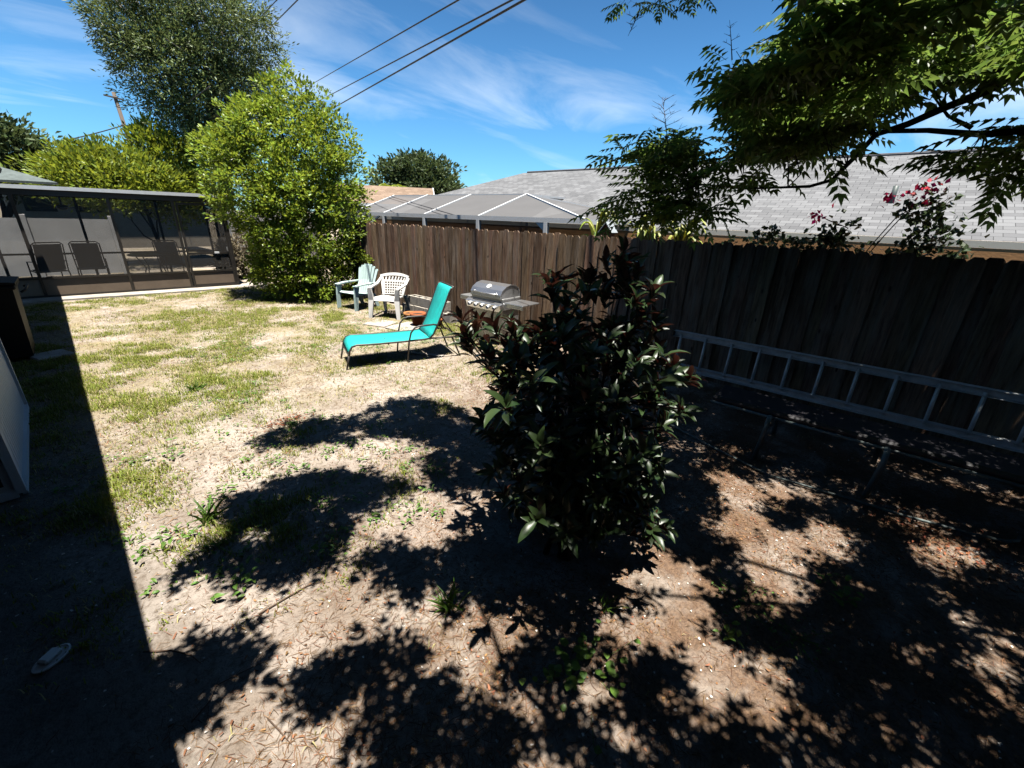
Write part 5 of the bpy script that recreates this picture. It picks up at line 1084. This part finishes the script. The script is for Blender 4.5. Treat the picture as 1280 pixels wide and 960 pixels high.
ln = lambda p: np.clip(1.15 - 0.42 * (p[:, 1] - 0.55 * p[:, 0]) , 0.04, 1) * np.clip(0.55 + 0.6 * vnoise(p, 0.9, 61), 0.06, 1) * (p[:, 0] > -0.2)
o = litter(190000, -0.6, 5.8, -1.6, 6.0, 0.02, 0.065, 0.0009, M['needles'], 'leaf_litter', 71, ln); tag(o, 'brown needle litter scattered over the shaded sand', 'leaf litter')
o = litter(42000, -0.4, 5.9, -1.6, 6.5, 0.008, 0.024, 0.0035, M['chips'], 'dry_leaf_bits', 72, lambda p: ln(p) * 0.7, 0.012); tag(o, 'small dry leaf bits scattered among the litter', 'leaf litter')
M['shell'] = mat('pale_shell_bits', (0.62, 0.58, 0.52), 0.8, island=0.3)
o = litter(5000, -0.6, 5.8, -1.6, 6.5, 0.006, 0.016, 0.004, M['shell'], 'shell_bits', 74, lambda p: 0.5 + 0 * p[:, 0], 0.006); tag(o, 'tiny pale shell bits and pebbles in the soil', 'pebbles')
o = litter(60000, -0.4, 5.9, 2.0, 13.0, 0.015, 0.055, 0.0022, M['needles'], 'lawn_debris', 75, lambda p: np.clip(0.30 + 0.5 * vnoise(p, 1.1, 66), 0.03, 1), 0.012); tag(o, 'brown dead bits strewn through the sunny lawn', 'leaf litter')
rr = np.random.default_rng(77); q = np.stack([rr.uniform(-0.2, 5.0, 900), rr.uniform(1.2, 8.0, 900)], 1); q = q[(vnoise(q, 0.8, 67) > 0.25) & (rr.random(900) < 0.75)]
kk = rr.integers(5, 16, len(q)); q = np.repeat(q, kk, 0); q = q + rr.normal(size=q.shape) * 0.035; z = hgt(q[:, 0], q[:, 1]) + rr.uniform(0.004, 0.035, len(q)); a = rr.random(len(q)) * 6.28
V, F = place(T_OVAL, np.stack([q[:, 0], q[:, 1], z], 1), np.stack([np.cos(a), np.sin(a), rr.uniform(0, .5, len(q))], 1), np.tile([0, 0, 1.0], (len(q), 1)) + rr.normal(size=(len(q), 3)) * .3, rr.uniform(.02, .05, len(q)), rr.uniform(.010, .02, len(q)))
o = fast_mesh('ground_weeds', V, F, M['leaf_weed']); o['kind'] = 'stuff'; tag(o, 'low broadleaf weeds dotted over the sandy yard', 'weeds')
def drift(cx, cy, sx, sy, n, seed, label):
    rr = np.random.default_rng(seed); c = GP(cx, cy); p = np.stack([c[0] + rr.normal(size=n) * sx, c[1] + rr.normal(size=n) * sy, np.zeros(n)], 1); p[:, 2] = hgt(p[:, 0], p[:, 1]) + 0.006 + rr.random(n) * 0.02
    V, F = place(T_LEAF, p, rr.normal(size=(n, 3)) * [1, 1, .25], rr.normal(size=(n, 3)) * 0.5 + [0, 0, 1], rr.uniform(.025, .055, n), 0.013); o = fast_mesh('dead_leaves', V, F, M['dead']); o['kind'] = 'stuff'; tag(o, label, 'dead leaves')
M['dead'] = mat('rust_dead_leaf', (0.20, 0.075, 0.036), 0.8, island=0.5, spec=0.2)
drift(1190, 690, 0.2, 0.24, 300, 81, 'rust red dead leaves drifted in front of the bench'); drift(1130, 652, 0.1, 0.12, 110, 82, 'small drift of rust red leaves near the bench leg'); drift(358, 528, 0.14, 0.07, 160, 83, 'red brown needle patch at the shade edge of the lawn')

# ------------------------------------------------------------------ weeds and sticks
def weed(px, py, kind, n, L, label, seed, spread=0.06, grp=None):
    rr = np.random.default_rng(seed); c = GP(px, py); w_ = thing('weed', label, 'weed', (c[0], c[1], 0), group=grp)
    if kind == 'tuft':
        a = rr.random(n) * 6.28; e = rr.uniform(0.4, 1.3, n); b = np.tile(c, (n, 1)) + rr.normal(size=(n, 3)) * [spread * .4, spread * .4, 0]; d = np.stack([np.cos(a) * np.cos(e), np.sin(a) * np.cos(e), np.sin(e)], 1)
        l = L * rr.uniform(.6, 1.2, n); V, F = place(T_OVAL, b, d, np.tile([0, 0, 1.0], (n, 1)) + rr.normal(size=(n, 3)) * .2, l, l * 0.06)
        V[:, 2] = np.maximum(V[:, 2], 0.0)
    else:
        p = np.tile(c, (n, 1)) + rr.normal(size=(n, 3)) * [spread, spread, 0]; p[:, 2] = rr.uniform(0.01, L * 1.6, n); a = rr.random(n) * 6.28; l = L * rr.uniform(.6, 1.2, n)
        V, F = place(T_OVAL, p, np.stack([np.cos(a), np.sin(a), 0.15 + 0 * a], 1), np.tile([0, 0, 1.0], (n, 1)) + rr.normal(size=(n, 3)) * .25, l, l * (0.95 if kind == 'round' else 0.5))
        sm = MB()
        for k in range(0, n, 2): sm.tube([(c[0] + (p[k, 0] - c[0]) * .3, c[1] + (p[k, 1] - c[1]) * .3, 0), tuple(p[k])], 0.0015, 4, False)
        sm.build('stem', M['leaf_weed'], w_, True, world=True)
    fast_mesh('leaves', V, F, M['leaf_weed'], w_, True)
weed(735, 832, 'round', 34, 0.045, 'patch of round leaved creeping weed in the foreground litter', 1, 0.11)
weed(700, 850, 'round', 18, 0.045, 'smaller darker round leaved weed left of the creeping patch', 2, 0.06)
weed(1053, 752, 'oval', 16, 0.055, 'pale green sprig in the litter towards the bench', 3, 0.035)
weed(1025, 728, 'oval', 9, 0.04, 'tiny sprig just above the pale green one', 4, 0.025)
weed(910, 798, 'oval', 12, 0.05, 'small leafy seedling left of the mossy patch', 5, 0.03)
weed(930, 750, 'oval', 40, 0.025, 'low fine leaved weed mat in the shaded litter', 6, 0.10)
weed(995, 795, 'oval', 60, 0.02, 'mossy green weed mat in the middle of the litter', 7, 0.09)
weed(563, 765, 'tuft', 22, 0.16, 'spiky grass tuft at the edge of the magnolia shade', 8)
weed(755, 760, 'tuft', 16, 0.10, 'short pale grass tuft below the magnolia', 9)
weed(262, 652, 'tuft', 30, 0.17, 'coarse dark grass clump in the left shade', 10)
weed(245, 490, 'tuft', 26, 0.14, 'dark grass clump in the sunlit lawn, upper one', 11)
weed(300, 735, 'oval', 26, 0.05, 'leafy dark weed at the lower edge of the left shade', 12, 0.07)
weed(405, 700, 'oval', 12, 0.05, 'small bright weed between the two shade patches', 13, 0.04)
weed(205, 690, 'oval', 10, 0.045, 'small weed seedling in the sunlit sand by the house shadow', 14, 0.05)
weed(645, 475, 'oval', 50, 0.05, 'bright yellow green weed left of the magnolia', 15, 0.12)
weed(205, 575, 'oval', 30, 0.05, 'flat rosette weed in the sunny sand, lower left lawn', 16, 0.12)
weed(820, 672, 'oval', 3, 0.03, 'tiny shoot under the magnolia leaves', 17, 0.03)
def stick(pts, rad, label):
    P = []
    for x, y in pts:
        g_ = GP(x, y); g_[2] = float(hgt(g_[0], g_[1])) + rad + 0.006; P.append(g_)
    tag(MB().tube(P, [rad] * (len(P) - 1) + [rad * .4], 5).build('stick', M['twig'], None, True), label, 'stick', 'dry sticks on the ground')
stick([(325, 770), (355, 752), (385, 735), (408, 728)], 0.004, 'pale curved stick between the two shade patches')
stick([(180, 818), (215, 816), (240, 822), (252, 832)], 0.004, 'thin dark stick crossing the house shadow corner')
stick([(335, 900), (352, 918), (365, 933)], 0.003, 'short straight stick near the bottom edge')
stick([(270, 860), (300, 845), (335, 828)], 0.003, 'thin stick on the sunlit sand at lower left')
stick([(240, 905), (262, 880), (275, 850)], 0.003, 'leaning stick beside the bottom left shade blob')
stick([(860, 775), (880, 785), (895, 795)], 0.003, 'thin stick beside the leafy seedling')
stick([(845, 545), (870, 556), (890, 566)], 0.006, 'stick lying near the grey pipe beside the magnolia')
